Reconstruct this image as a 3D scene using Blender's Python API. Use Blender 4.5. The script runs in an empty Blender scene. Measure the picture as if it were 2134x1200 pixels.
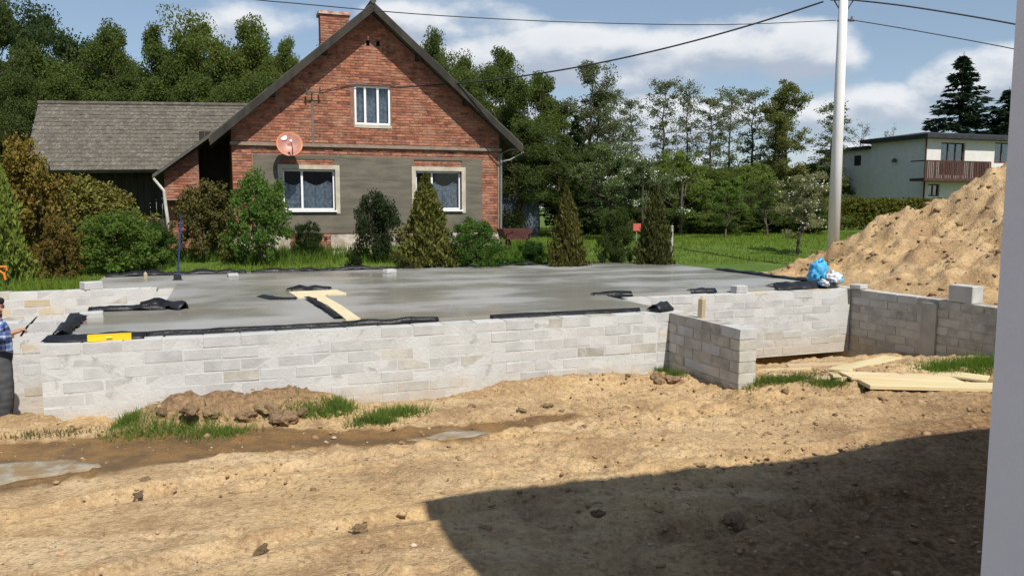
import bpy, math, random
import numpy as np
from mathutils import Vector, Matrix

random.seed(7)
R = np.random.default_rng(11)
rad = math.radians
SC = bpy.context.scene
COL = SC.collection

# ------------------------------------------------------------------ camera
FPX = 1650.0
PITCH = math.atan(170 / 1650)
CZ = 2.25
TH = rad(20)                                   # the plots' direction against the view
cam = bpy.data.cameras.new('camera')
cam.sensor_width = 36
cam.lens = FPX / 2134 * 36
cam.clip_start = 0.05
cam.clip_end = 3000
cam_o = bpy.data.objects.new('camera', cam)
COL.objects.link(cam_o)
cam_o.location = (0, 0, CZ)
cam_o.rotation_euler = (math.pi / 2 - PITCH, 0, 0)
SC.camera = cam_o
SC.view_settings.view_transform = 'Standard'
SC.view_settings.look = 'None'
SC.view_settings.exposure = 0.12
SC.view_settings.gamma = 1.0

def ray(px, py):
    a = (px - 1067) / FPX; b = (600 - py) / FPX
    return Vector((a, math.cos(PITCH) + b * math.sin(PITCH), -math.sin(PITCH) + b * math.cos(PITCH)))
def at(px, py, z):
    d = ray(px, py); t = (z - CZ) / d.z
    return Vector((d.x * t, d.y * t, z))
def atd(px, py, y):
    d = ray(px, py); t = y / d.y
    return Vector((d.x * t, y, CZ + d.z * t))
U = Vector((math.cos(TH), math.sin(TH), 0)); V_ = Vector((-math.sin(TH), math.cos(TH), 0))
C0 = at(82, 720, .79); C0.z = 0                # front left corner of the foundation
def W(u, v, z=0.0): return C0 + U * u + V_ * v + Vector((0, 0, z))
def uv(P):
    d = P - C0
    return d.dot(U), d.dot(V_)

def hit(px, py, z=0.0):
    """where the line of sight through that pixel meets the bare ground"""
    for _ in range(12): z = .5 * z + .5 * gz_at(at(px, py, z))
    return at(px, py, z)

# ------------------------------------------------------------------ sun and sky
SUN_EL = rad(52); ALPHA = rad(8)
sh = U * math.sin(ALPHA) - V_ * math.cos(ALPHA)
SUN = Vector((sh.x * math.cos(SUN_EL), sh.y * math.cos(SUN_EL), math.sin(SUN_EL)))
sl = bpy.data.lights.new('sun', 'SUN'); sl.energy = 5.0; sl.angle = rad(.53); sl.color = (1, .95, .865)
so = bpy.data.objects.new('sun', sl); COL.objects.link(so)
so.rotation_euler = SUN.to_track_quat('Z', 'Y').to_euler()
world = bpy.data.worlds.new('World'); SC.world = world; world.use_nodes = True

class NT:
    """small helper round a node tree"""
    def __init__(s, tree): s.t = tree; s.n = tree.nodes; s.l = tree.links
    def new(s, kind, **kw):
        n = s.n.new(kind)
        for k, v in kw.items(): setattr(n, k, v)
        return n
    def put(s, sock, v):
        if isinstance(v, bpy.types.NodeSocket): s.l.new(v, sock)
        elif v is not None:
            if hasattr(sock.default_value, '__len__'):
                v = tuple(v) if hasattr(v, '__len__') else (v,) * len(sock.default_value)
                if len(sock.default_value) == 4 and len(v) == 3: v = v + (1,)
            sock.default_value = v
    def m(s, op, a, b=None, c=None, clamp=False):
        n = s.new('ShaderNodeMath', operation=op, use_clamp=clamp)
        for i, x in enumerate((a, b, c)):
            if x is not None: s.put(n.inputs[i], x)
        return n.outputs[0]
    def vm(s, op, a, b=None):
        n = s.new('ShaderNodeVectorMath', operation=op)
        s.put(n.inputs[0], a)
        if b is not None: s.put(n.inputs[1], b)
        return n.outputs['Value'] if op in ('LENGTH', 'DOT_PRODUCT', 'DISTANCE') else n.outputs[0]
    def mix(s, f, a, b, blend='MIX'):
        n = s.new('ShaderNodeMix', data_type='RGBA', blend_type=blend)
        s.put(n.inputs[0], f); s.put(n.inputs[6], a); s.put(n.inputs[7], b)
        return n.outputs[2]
    def rng(s, x, a, b, c=0.0, d=1.0, smooth=True):
        n = s.new('ShaderNodeMapRange', interpolation_type='SMOOTHSTEP' if smooth else 'LINEAR')
        for i, q in enumerate((x, a, b, c, d)): s.put(n.inputs[i], q)
        return n.outputs[0]
    def noise(s, vec, scale, detail=4, rough=.55, dist=0.0):
        n = s.new('ShaderNodeTexNoise')
        s.put(n.inputs['Vector'], vec); s.put(n.inputs['Scale'], scale)
        s.put(n.inputs['Detail'], detail); s.put(n.inputs['Roughness'], rough); s.put(n.inputs['Distortion'], dist)
        return n.outputs[0]
    def scale(s, vec, xyz):
        return s.vm('MULTIPLY', vec, xyz)

def build_sky():
    g = NT(world.node_tree); g.n.clear()
    out = g.new('ShaderNodeOutputWorld'); bg = g.new('ShaderNodeBackground')
    sky = g.new('ShaderNodeTexSky', sky_type='NISHITA', sun_disc=False)
    sky.sun_elevation = SUN_EL; sky.sun_rotation = math.atan2(SUN.x, SUN.y)
    sky.altitude = 200; sky.air_density = 1.0; sky.dust_density = .25; sky.ozone_density = 3.0
    tc = g.new('ShaderNodeTexCoord')
    d = g.vm('NORMALIZE', tc.outputs['Generated'])
    banks = [(1270, 130, 520, 105, .62), (1660, 120, 170, 85, .55), (1000, 40, 260, 75, .42), (300, 40, 420, 60, .40),
             (2060, 150, 150, 85, .5), (1790, 175, 60, 40, .25), (1250, 250, 800, 95, .60), (1560, 340, 660, 85, .50), (300, 200, 700, 90, .35)]
    def density(vec):
        q = g.scale(vec, (1, 1, 1.9))
        acc = g.m('ADD', g.m('MULTIPLY', g.noise(q, 5.5, 9, .56), 1.0), g.m('MULTIPLY', g.noise(q, 1.9, 3), .55))
        acc = g.m('SUBTRACT', acc, 1.04)
        best = None
        for px, py, rx, rz, s in banks:
            c = ray(px, py).normalized()
            off = g.scale(g.vm('SUBTRACT', vec, tuple(c)), (FPX / rx, FPX / max(rx, 300), FPX / rz))
            b = g.m('MULTIPLY', g.rng(g.vm('LENGTH', off), 0.25, 1.35, 1, 0), s)
            best = b if best is None else g.m('MAXIMUM', best, b)
        return g.m('ADD', acc, best)
    d0 = density(d)
    d1 = density(g.vm('ADD', d, (.006, 0, .018)))
    mask = g.rng(d0, .04, .26)
    lit = g.rng(g.m('SUBTRACT', d0, d1), -.10, .17)
    thick = g.rng(d0, .1, .6)
    cc = g.mix(lit, (.40, .46, .56), (.83, .845, .865))
    cc = g.mix(g.m('MULTIPLY', thick, .35), cc, (.52, .575, .65))
    skc = g.mix(1.0, sky.outputs[0], (.098, .096, .092), 'MULTIPLY')
    skc = g.mix(.26, skc, (.46, .55, .68))
    z = g.new('ShaderNodeSeparateXYZ'); g.l.new(d, z.inputs[0])
    up = g.rng(z.outputs[2], -.02, .03)
    col = g.mix(g.m('MULTIPLY', g.m('MULTIPLY', mask, up), .93), skc, cc)
    g.l.new(col, bg.inputs[0]); bg.inputs[1].default_value = 1.0
    g.l.new(bg.outputs[0], out.inputs[0])
build_sky()

# ------------------------------------------------------------------ materials
MATS = {}
def mat(name, c1, c2=None, rough=.8, scale=6.0, stretch=(1, 1, 1), bump=0.0, bscale=None, vary=0.0, spec=.3,
        c3=None, s3=1.2, metal=0.0, island=False, world_pos=False, lo=.35, hi=.65, smear=None, sm_scale=1.5, sm_amt=.7, sm_lo=.42, sm_hi=.66, dirt=False):
    """noise-mottled principled material; vary = brightness spread from one piece to the next"""
    if name in MATS: return MATS[name]
    m = bpy.data.materials.new(name); m.use_nodes = True
    g = NT(m.node_tree); bs = g.n['Principled BSDF']
    if world_pos: co = g.new('ShaderNodeNewGeometry').outputs['Position']
    else: co = g.new('ShaderNodeTexCoord').outputs['Object']
    oi = g.new('ShaderNodeObjectInfo')
    rnd = oi.outputs['Random']
    if island:
        rnd = g.m('FRACT', g.m('ADD', rnd, g.new('ShaderNodeNewGeometry').outputs['Random Per Island']))
    if vary or island:
        off = g.new('ShaderNodeCombineXYZ'); g.put(off.inputs[0], g.m('MULTIPLY', rnd, 37.0)); g.put(off.inputs[1], g.m('MULTIPLY', rnd, 91.0))
        co = g.vm('ADD', co, off.outputs[0])
    co = g.scale(co, stretch)
    col = c1
    if c2: col = g.mix(g.rng(g.noise(co, scale, 5), lo, hi), c1, c2)
    if c3: col = g.mix(g.rng(g.noise(co, s3, 4), .5, .72), col, c3)
    if vary:
        k = g.m('ADD', g.m('MULTIPLY', rnd, 2 * vary), 1 - vary)
        hs = g.new('ShaderNodeHueSaturation'); g.put(hs.inputs['Value'], k); g.put(hs.inputs['Color'], col)
        g.put(hs.inputs['Hue'], g.m('ADD', .5, g.m('MULTIPLY', g.m('SUBTRACT', g.m('FRACT', g.m('MULTIPLY', rnd, 7.3)), .5), .03 if vary < .25 else .014)))
        col = hs.outputs[0]
    if smear:                                                     # stain that runs on from one piece to the next
        gp_ = g.new('ShaderNodeNewGeometry').outputs['Position']
        col = g.mix(g.m('MULTIPLY', g.rng(g.noise(gp_, sm_scale, 7, .62, .4), sm_lo, sm_hi), sm_amt), col, smear)
    if dirt:                                                      # soil splashed and rubbed on near the ground
        gp_ = g.new('ShaderNodeNewGeometry').outputs['Position']; sz_ = g.new('ShaderNodeSeparateXYZ'); g.l.new(gp_, sz_.inputs[0])
        hgt = g.m('ADD', sz_.outputs[2], g.m('MULTIPLY', g.m('SUBTRACT', g.noise(gp_, 4.5, 6, .65), .5), .9))
        col = g.mix(g.m('MULTIPLY', g.rng(hgt, .16, -.14), .4), col, (.44, .335, .20))
    g.put(bs.inputs['Base Color'], col)
    bs.inputs['Roughness'].default_value = rough; bs.inputs['Metallic'].default_value = metal
    bs.inputs['Specular IOR Level'].default_value = spec
    if bump:
        b = g.new('ShaderNodeBump'); b.inputs['Strength'].default_value = 1.0; b.inputs['Distance'].default_value = bump
        g.put(b.inputs['Height'], g.noise(co, bscale or scale * 3, 6, .6)); g.l.new(b.outputs[0], bs.inputs['Normal'])
    MATS[name] = m
    return m

def foliage_mat(name, rough=.75, trans=.48, var=.34):
    m = bpy.data.materials.new(name); m.use_nodes = True; MATS[name] = m
    g = NT(m.node_tree); bs = g.n['Principled BSDF']
    oi = g.new('ShaderNodeObjectInfo'); geo = g.new('ShaderNodeNewGeometry')
    n1 = g.noise(geo.outputs['Position'], .9, 3)
    n2 = geo.outputs['Random Per Island']
    k = g.m('ADD', g.m('MULTIPLY', g.m('SUBTRACT', n1, .5), 1.6), g.m('MULTIPLY', g.m('SUBTRACT', n2, .5), 1.1))
    hs = g.new('ShaderNodeHueSaturation'); g.put(hs.inputs['Color'], oi.outputs['Color'])
    g.put(hs.inputs['Value'], g.m('ADD', 1.0, g.m('MULTIPLY', k, var)))
    g.put(hs.inputs['Hue'], g.m('ADD', .5, g.m('MULTIPLY', g.m('SUBTRACT', n2, .55), .05)))
    g.l.new(hs.outputs[0], bs.inputs['Base Color']); bs.inputs['Roughness'].default_value = rough
    bs.inputs['Specular IOR Level'].default_value = .12
    tr = g.new('ShaderNodeBsdfTranslucent')
    g.l.new(g.mix(1.0, hs.outputs[0], (1.3, 1.3, .65), 'MULTIPLY'), tr.inputs[0])
    mx = g.new('ShaderNodeMixShader'); mx.inputs[0].default_value = trans
    g.l.new(bs.outputs[0], mx.inputs[1]); g.l.new(tr.outputs[0], mx.inputs[2])
    g.l.new(mx.outputs[0], g.n['Material Output'].inputs[0])
    return m
FOL = foliage_mat('foliage')
NEEDLE = foliage_mat('needles', .6, .12, .5)
BARK = mat('bark', (.075, .055, .04), (.13, .105, .08), .9, 9, (1, 1, .2), .02)
ALDER_BARK = mat('alder_bark', (.05, .042, .035), (.10, .085, .07), .9, 6, (1, 1, .2), .02)

# ------------------------------------------------------------------ mesh helpers
def mesh_np(name, V, F, smooth=False):
    V = np.asarray(V, dtype=np.float32).reshape(-1, 3); F = np.asarray(F, dtype=np.int32)
    n, k = F.shape
    me = bpy.data.meshes.new(name)
    me.vertices.add(len(V)); me.vertices.foreach_set('co', V.ravel())
    me.loops.add(n * k); me.loops.foreach_set('vertex_index', F.ravel())
    me.polygons.add(n); me.polygons.foreach_set('loop_start', np.arange(0, n * k, k, dtype=np.int32))
    if smooth: me.polygons.foreach_set('use_smooth', np.ones(n, dtype=bool))
    me.update(calc_edges=True)
    return me

class MB:
    """collects shapes; build() links them as one mesh object"""
    def __init__(s): s.v = []; s.f = []
    def add(s, vs, fs):
        o = len(s.v); s.v += [tuple(q) for q in vs]; s.f += [tuple(i + o for i in f) for f in fs]; return s
    def box(s, x0, x1, y0, y1, z0, z1, M=None):
        vs = [Vector((x, y, z)) for z in (z0, z1) for y in (y0, y1) for x in (x0, x1)]
        if M is not None: vs = [M @ q for q in vs]
        return s.add(vs, [(0, 2, 3, 1), (4, 5, 7, 6), (0, 1, 5, 4), (2, 6, 7, 3), (0, 4, 6, 2), (1, 3, 7, 5)])
    def prism(s, pts, d):
        """pts = planar loop of Vectors, d = extrusion Vector"""
        n = len(pts); vs = [Vector(q) for q in pts] + [Vector(q) + Vector(d) for q in pts]
        return s.add(vs, [tuple(range(n))[::-1], tuple(range(n, 2 * n))] + [(i, (i + 1) % n, n + (i + 1) % n, n + i) for i in range(n)])
    def tube(s, pts, r, n=8, cap=True):
        pts = [Vector(q) for q in pts]; rs = r if hasattr(r, '__len__') else [r] * len(pts)
        vs = []; fs = []
        for i, q in enumerate(pts):
            t = (pts[min(i + 1, len(pts) - 1)] - pts[max(i - 1, 0)]).normalized()
            a = t.cross(Vector((0, 0, 1)) if abs(t.z) < .9 else Vector((1, 0, 0))).normalized(); b = t.cross(a)
            for k in range(n):
                an = 2 * math.pi * k / n; vs.append(q + (a * math.cos(an) + b * math.sin(an)) * rs[i])
        for i in range(len(pts) - 1):
            for k in range(n):
                k2 = (k + 1) % n; fs.append((i * n + k, i * n + k2, (i + 1) * n + k2, (i + 1) * n + k))
        if cap: fs.append(tuple(range(n))[::-1]); fs.append(tuple((len(pts) - 1) * n + k for k in range(n)))
        return s.add(vs, fs)
    def lathe(s, prof, n=20, M=None):
        vs = []; fs = []
        for r, z in prof:
            for k in range(n):
                an = 2 * math.pi * k / n; q = Vector((r * math.cos(an), r * math.sin(an), z)); vs.append(M @ q if M is not None else q)
        for i in range(len(prof) - 1):
            for k in range(n):
                k2 = (k + 1) % n; fs.append((i * n + k, i * n + k2, (i + 1) * n + k2, (i + 1) * n + k))
        return s.add(vs, fs)
    def mesh(s, name, smooth=False):
        me = bpy.data.meshes.new(name); me.from_pydata(s.v, [], s.f); me.update()
        if smooth: me.polygons.foreach_set('use_smooth', [True] * len(me.polygons))
        return me
    def build(s, name, m, parent=None, smooth=False, **k):
        return link(name, s.mesh(name, smooth), m, parent, **k)

def link(name, me, m=None, parent=None, loc=None, rot=None, scale=None, color=None):
    o = bpy.data.objects.new(name, me); COL.objects.link(o)
    if m is not None and me is not None and not me.materials: me.materials.append(m)
    if parent is not None: o.parent = parent
    if loc is not None: o.location = loc
    if rot is not None: o.rotation_euler = rot
    if scale is not None: o.scale = scale
    if color is not None: o.color = tuple(color) + (1,)
    return o
def tag(o, label, cat, group=None):
    o['label'] = label; o['category'] = cat
    if group: o['group'] = group
    return o
def thing(name, label, cat, loc=(0, 0, 0), rz=0.0, group=None):
    return tag(link(name, None, loc=loc, rot=(0, 0, rz)), label, cat, group)
def structure(o): o['kind'] = 'structure'; return o
def stuff(o): o['kind'] = 'stuff'; return o
ORD = ['first', 'second', 'third', 'fourth', 'fifth', 'sixth', 'seventh', 'eighth', 'ninth', 'tenth', 'eleventh', 'twelfth', 'thirteenth', 'fourteenth']

def chamfer_box(lx, ly, lz, c, jit=0.0, seed=0):
    """box with chamfered, slightly knocked edges, centred on the origin"""
    r = random.Random(seed); vs = []; idx = {}
    for sx in (-1, 1):
        for sy in (-1, 1):
            for sz in (-1, 1):
                for ax in range(3):
                    h = [lx / 2, ly / 2, lz / 2]; q = [sx * (h[0] - c), sy * (h[1] - c), sz * (h[2] - c)]
                    s = (sx, sy, sz)[ax]; q[ax] = s * h[ax]
                    idx[(sx, sy, sz, ax)] = len(vs); vs.append([w + r.uniform(-jit, jit) for w in q])
    fs = []
    for ax in range(3):
        o1, o2 = [a for a in range(3) if a != ax]
        for s in (-1, 1):
            loop = []
            for a, b in ((-1, -1), (1, -1), (1, 1), (-1, 1)):
                k = [0, 0, 0]; k[ax] = s; k[o1] = a; k[o2] = b; loop.append(idx[(*k, ax)])
            fs.append(loop)
        for a in (-1, 1):
            for b in (-1, 1):
                k0 = [0, 0, 0]; k1 = [0, 0, 0]; k0[o1] = k1[o1] = a; k0[o2] = k1[o2] = b; k0[ax] = -1; k1[ax] = 1
                fs.append([idx[(*k0, o1)], idx[(*k1, o1)], idx[(*k1, o2)], idx[(*k0, o2)]])
    for sx in (-1, 1):
        for sy in (-1, 1):
            for sz in (-1, 1): fs.append([idx[(sx, sy, sz, a)] for a in range(3)])
    me = bpy.data.meshes.new('piece'); me.from_pydata(vs, [], fs); me.update()
    import bmesh
    bm = bmesh.new(); bm.from_mesh(me); bmesh.ops.recalc_face_normals(bm, faces=bm.faces); bm.to_mesh(me); bm.free()
    return me

def place_pieces(name, parent, meshes, items, m, limit=300, key=None):
    """items: (mesh index, 4x4 matrix in the parent's frame). The first `limit` become parts, the rest one part of many pieces"""
    if key: items = sorted(items, key=key)
    for me in meshes:
        if not me.materials: me.materials.append(m)
    for k, M in [(i[0], i[1]) for i in items[:limit]]:
        o = bpy.data.objects.new(name, meshes[k]); COL.objects.link(o); o.parent = parent; o.matrix_local = M
    rest = items[limit:]
    if rest:
        b = MB(); cache = [([v.co.copy() for v in me.vertices], [tuple(p.vertices) for p in me.polygons]) for me in meshes]
        for it in rest:
            vs, fs = cache[it[0]]; b.add([it[1] @ q for q in vs], fs)
        stuff(b.build(name + '_field', m, parent))

def fbm(x, y, scale, octaves=4, gain=.5, seed=0):
    """value noise, numpy, -1..1"""
    out = np.zeros_like(x, dtype=np.float64); amp = 1.0; tot = 0
    r = np.random.default_rng(seed); tab = r.random((256, 256)) * 2 - 1
    for o in range(octaves):
        X = x * scale + 17.3 * o + 1000; Y = y * scale + 9.1 * o + 1000
        xi = np.floor(X).astype(int); yi = np.floor(Y).astype(int); fx = X - xi; fy = Y - yi
        fx = fx * fx * (3 - 2 * fx); fy = fy * fy * (3 - 2 * fy)
        a = tab[xi & 255, yi & 255]; b = tab[(xi + 1) & 255, yi & 255]; c = tab[xi & 255, (yi + 1) & 255]; d = tab[(xi + 1) & 255, (yi + 1) & 255]
        out += amp * ((a * (1 - fx) + b * fx) * (1 - fy) + (c * (1 - fx) + d * fx) * fy)
        tot += amp; amp *= gain; scale *= 2
    return out / tot
def sstep(a, b, x):
    t = np.clip((x - a) / (b - a), 0, 1); return t * t * (3 - 2 * t)

# ------------------------------------------------------------------ ground
def heights(u, v):
    """bare ground of the plot and the garden (metres), u along the foundation, v away from the camera"""
    zb = np.interp(u, [-3, -.07, .64, 1.07, 2.7, 3.5, 4.2, 4.9, 5.5, 6.2, 6.9, 7.6], [0, .03, -.06, -.02, -.13, -.2, -.23, -.16, -.05, 0, -.08, -.03])
    w = np.exp(-np.maximum(-v - .05, 0) / .42)
    far = .02 * np.sin(u * .7)
    z = zb * w + (1 - w) * far
    bank = np.exp(-((v + .55) / .26) ** 2) * np.interp(u, [-4, .7, 1.1, 1.5, 2.0, 2.5, 2.9, 3.3, 4.2, 5, 6.5, 7.4, 8], [0, 0, .20, .27, .28, .30, .20, .05, .06, .17, .16, .08, 0])
    z = z + bank
    sv = np.interp(u, [-6, -.2, 1.5, 2.5, 3.8, 5.1, 8], [-1.3, -1.45, -1.55, -1.65, -1.98, -1.78, -1.6])
    sw = np.interp(u, [-6, .2, 1.2, 2.5, 3.8, 4.6, 5.3], [.8, .74, .52, .36, .26, .2, .14])
    z = z - .06 * np.exp(-((v - sv) / sw) ** 2) * (1 - sstep(4.6, 5.9, u))
    zn = np.interp(v, [-5, -4, -2.4, -1.6, -.9, 0, .62, .78, 2.2, 2.35], [0, 0, .07, .15, .03, -.12, -.18, -.75, -.75, -.2])
    k = sstep(7.3, 8.0, u) * (1 - sstep(12.3, 12.5, u))
    z = z * (1 - k) + zn * k
    tr = (1 - sstep(-.12, .0, u)) * sstep(.05, .35, v) * (1 - sstep(2.2, 2.35, v)) * sstep(-9, -7, u)
    z = z * (1 - tr) - .42 * tr
    pit = sstep(2.1, 2.3, v) * (1 - sstep(8.0, 8.4, v))
    z = z - .12 * pit
    gm = np.maximum(sstep(6.08, 6.26, v), sstep(12.38, 12.56, u) * sstep(-7, -4, v))
    gz = .70 + .24 * sstep(8, 14, v) + .05 * fbm(u, v, .3, 2, seed=4) * sstep(9, 14, v)
    return z, gm, gz, sv, sw

def ground_z(u, v):
    u = np.atleast_1d(np.asarray(u, float)); v = np.atleast_1d(np.asarray(v, float))
    z, gm, gz, sv, sw = heights(u, v)
    r = z * (1 - gm) + gz * gm
    return float(r[0]) if len(r) == 1 else r
def gz_at(P):
    a, b = uv(Vector((P[0], P[1], 0))); return ground_z(a, b)

def grow(a, b, first, k=1.25):
    out = []; x = a; s = first
    while x < b: out.append(x); x += s; s *= k
    return out
us = sorted([-q for q in grow(7, 260, .1)] + list(np.arange(-6.96, 12.3, .04)) + [12.34, 12.38, 12.42, 12.47, 12.52, 12.56] + grow(12.65, 300, .12))
vs_ = sorted([-q for q in grow(9, 120, .15)] + list(np.arange(-8.96, 2.3, .036)) + list(np.arange(2.34, 6.0, .12)) + [6.02, 6.08, 6.12, 6.17, 6.22, 6.26, 6.35] + grow(6.5, 420, .12, 1.06))
gu, gv = np.meshgrid(np.array(us), np.array(vs_))
z, gm, gz, sv, sw = heights(gu, gv)
rough = sstep(-.08, .30, fbm(gu, gv, .5, 3, seed=21)) * .9 + .12
rough = np.maximum(rough, sstep(4.2, 6.5, gu) * sstep(-3.4, -2.2, gv)); rough = np.maximum(rough, .8 * sstep(-3.4, -4.2, gv) * sstep(3.2, 4.2, gu))
ca, sa = math.cos(rad(14)), math.sin(rad(14)); tu = gu * ca - gv * sa; tv = gu * sa + gv * ca
fine = .030 * fbm(gu, gv, .9, 2, seed=1) + .020 * fbm(tu * .35, tv, 2.0, 2, seed=2)
lump = fbm(gu, gv, 5.0, 4, .6, seed=3); lump = np.sign(lump) * np.abs(lump) ** 1.2
ridge = np.exp(-((gv + .55) / .36) ** 2) * sstep(.9, 1.3, gu) * (1 - sstep(2.7, 3.1, gu))
rough = np.maximum(rough, 1.9 * ridge)
fine = fine + rough * (.060 * lump + .030 * fbm(gu, gv, 15, 2, seed=5)) + .003 * fbm(gu, gv, 22, 2, seed=6)
wetness = np.exp(-((gv - sv) / (sw * (1 + .5 * fbm(gu, gv, 1.3, 3, seed=8)))) ** 4) * (1 - sstep(4.6, 5.9, gu)) * sstep(-8, -6, -np.abs(gu - 1))
fine = fine * (1 - .75 * wetness)
for q0, off_ in ((-3.05, 0), (-4.55, 0), (-5.6, .4)):                       # wheel ruts across the plot
    rv_ = q0 + .10 * gu + .25 * np.sin(gu * .35 + off_); dq = np.abs(gv - rv_)
    tread = .5 + .5 * np.sin(gu * 42 + np.sign(gv - rv_) * gv * 30)
    fine = fine - (.038 + .012 * tread) * np.exp(-(dq / .12) ** 4) * sstep(-.35, .1, fbm(gu, gv, .6, 2, seed=71)) + .02 * np.exp(-((dq - .19) / .06) ** 2)
rq = np.random.default_rng(90)
for _ in range(110):                                                    # boot prints and dents
    a0, b0, an0 = rq.uniform(-3, 9), rq.uniform(-7, -1.2), rq.uniform(0, 3.14)
    i0 = np.searchsorted(vs_, b0 - .25); i1 = np.searchsorted(vs_, b0 + .25); j0 = np.searchsorted(us, a0 - .25); j1 = np.searchsorted(us, a0 + .25)
    du = gu[i0:i1, j0:j1] - a0; dv_ = gv[i0:i1, j0:j1] - b0
    e1_ = du * math.cos(an0) + dv_ * math.sin(an0); e2_ = -du * math.sin(an0) + dv_ * math.cos(an0); rr_ = np.sqrt((e1_ / .14) ** 2 + (e2_ / .065) ** 2)
    fine[i0:i1, j0:j1] += -.028 * np.exp(-rr_ ** 4) + .012 * np.exp(-((rr_ - 1.25) / .25) ** 2)
edge = sstep(-9.0, -8.5, gv) * sstep(-7.2, -6.6, gu)
zz = (z + fine * edge) * (1 - gm) + (gz + .02 * fbm(gu, gv, 2.5, 3, seed=9)) * gm
far_in = np.where(np.hypot(gu - 2, gv - 5) > 130, -.0, 0)
X = C0.x + gu * U.x + gv * V_.x; Y = C0.y + gu * U.y + gv * V_.y
nv, nu = gu.shape
ii = np.arange(nv * nu).reshape(nv, nu)
F = np.stack([ii[:-1, :-1].ravel(), ii[:-1, 1:].ravel(), ii[1:, 1:].ravel(), ii[1:, :-1].ravel()], 1)
gme = mesh_np('ground', np.stack([X.ravel(), Y.ravel(), zz.ravel()], 1), F, True)
lawn = np.maximum(sstep(6.2, 6.3, gv) * (1 - sstep(12.45, 12.6, gu) * (1 - sstep(3.2, 4.4, gv))), 0)
for nm, arr in (('lawn', lawn), ('wet', wetness * (1 - gm)), ('brown', ridge)):
    at_ = gme.attributes.new(nm, 'FLOAT', 'POINT'); at_.data.foreach_set('value', arr.ravel().astype(np.float32))

def soil_mat(name, ground=True):
    m = bpy.data.materials.new(name); m.use_nodes = True; MATS[name] = m
    g = NT(m.node_tree); bs = g.n['Principled BSDF']
    po = g.new('ShaderNodeNewGeometry').outputs['Position']
    n1 = g.noise(po, .55, 4); n2 = g.noise(po, 3.0, 6, .62); n3 = g.noise(po, 21, 5, .65)
    col = g.mix(g.rng(n1, .35, .62), (.53, .362, .178), (.49, .342, .185))
    col = g.mix(g.m('MULTIPLY', g.rng(n2, .46, .68), .9), col, (.375, .24, .125))
    col = g.mix(g.m('MULTIPLY', g.rng(g.noise(po, .8, 5, .62, .6), .46, .64), .75), col, (.29, .183, .095))
    col = g.mix(g.m('MULTIPLY', g.rng(g.noise(g.scale(po, (.35, 1.5, 1)), 1.3, 5, .6, .8), .5, .7), .6), col, (.62, .47, .285))
    col = g.mix(g.m('MULTIPLY', g.rng(n3, .50, .66), .65), col, (.22, .138, .072))
    col = g.mix(g.m('MULTIPLY', g.rng(n3, .46, .28), .5), col, (.68, .52, .30))
    rgh = .93
    if ground:
        def A(n):
            a = g.new('ShaderNodeAttribute', attribute_name=n); return a.outputs['Fac']
        wet = A('wet'); lw = A('lawn'); brn = A('brown')
        # shade painted into the soil: darker brown where the house shadow falls, noisy edge
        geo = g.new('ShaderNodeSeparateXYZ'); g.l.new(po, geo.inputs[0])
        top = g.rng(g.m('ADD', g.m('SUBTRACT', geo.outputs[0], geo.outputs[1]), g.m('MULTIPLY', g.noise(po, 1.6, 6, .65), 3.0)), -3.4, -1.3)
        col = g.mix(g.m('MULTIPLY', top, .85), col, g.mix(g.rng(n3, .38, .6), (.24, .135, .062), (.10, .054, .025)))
        col = g.mix(g.m('MULTIPLY', brn, .85), col, g.mix(g.rng(n3, .35, .65), (.27, .165, .09), (.13, .08, .045)))
        wcol = g.mix(g.rng(n2, .35, .65), (.235, .130, .045), (.13, .078, .036))
        col = g.mix(g.m('MULTIPLY', g.rng(wet, .02, .5), .92), col, wcol)
        gcol = g.mix(g.rng(g.noise(po, 1.1, 4), .35, .65), (.075, .135, .020), (.105, .165, .026))
        gcol = g.mix(g.rng(g.noise(po, 9, 5), .5, .75), gcol, (.10, .11, .035))
        col = g.mix(lw, col, gcol)
        rgh = g.m('SUBTRACT', .93, g.m('MULTIPLY', wet, .33))
    g.put(bs.inputs['Base Color'], col); g.put(bs.inputs['Roughness'], rgh); bs.inputs['Specular IOR Level'].default_value = .2
    b = g.new('ShaderNodeBump'); b.inputs['Distance'].default_value = .014
    g.put(b.inputs['Height'], g.m('ADD', g.noise(po, 13, 9, .78), g.m('MULTIPLY', g.rng(g.noise(po, 30, 4, .6), .42, .6), .4))); g.l.new(b.outputs[0], bs.inputs['Normal'])
    return m
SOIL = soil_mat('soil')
HEAP = soil_mat('heap_soil', False)
CLOD = mat('clod', (.27, .175, .095), (.38, .26, .145), .95, 7, bump=.02, bscale=22, vary=.25, c3=(.15, .09, .05), s3=3)
CRUMB = mat('crumb', (.22, .14, .075), (.36, .24, .13), .95, 11, island=True, vary=.35)
structure(link('ground', gme, SOIL))

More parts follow.
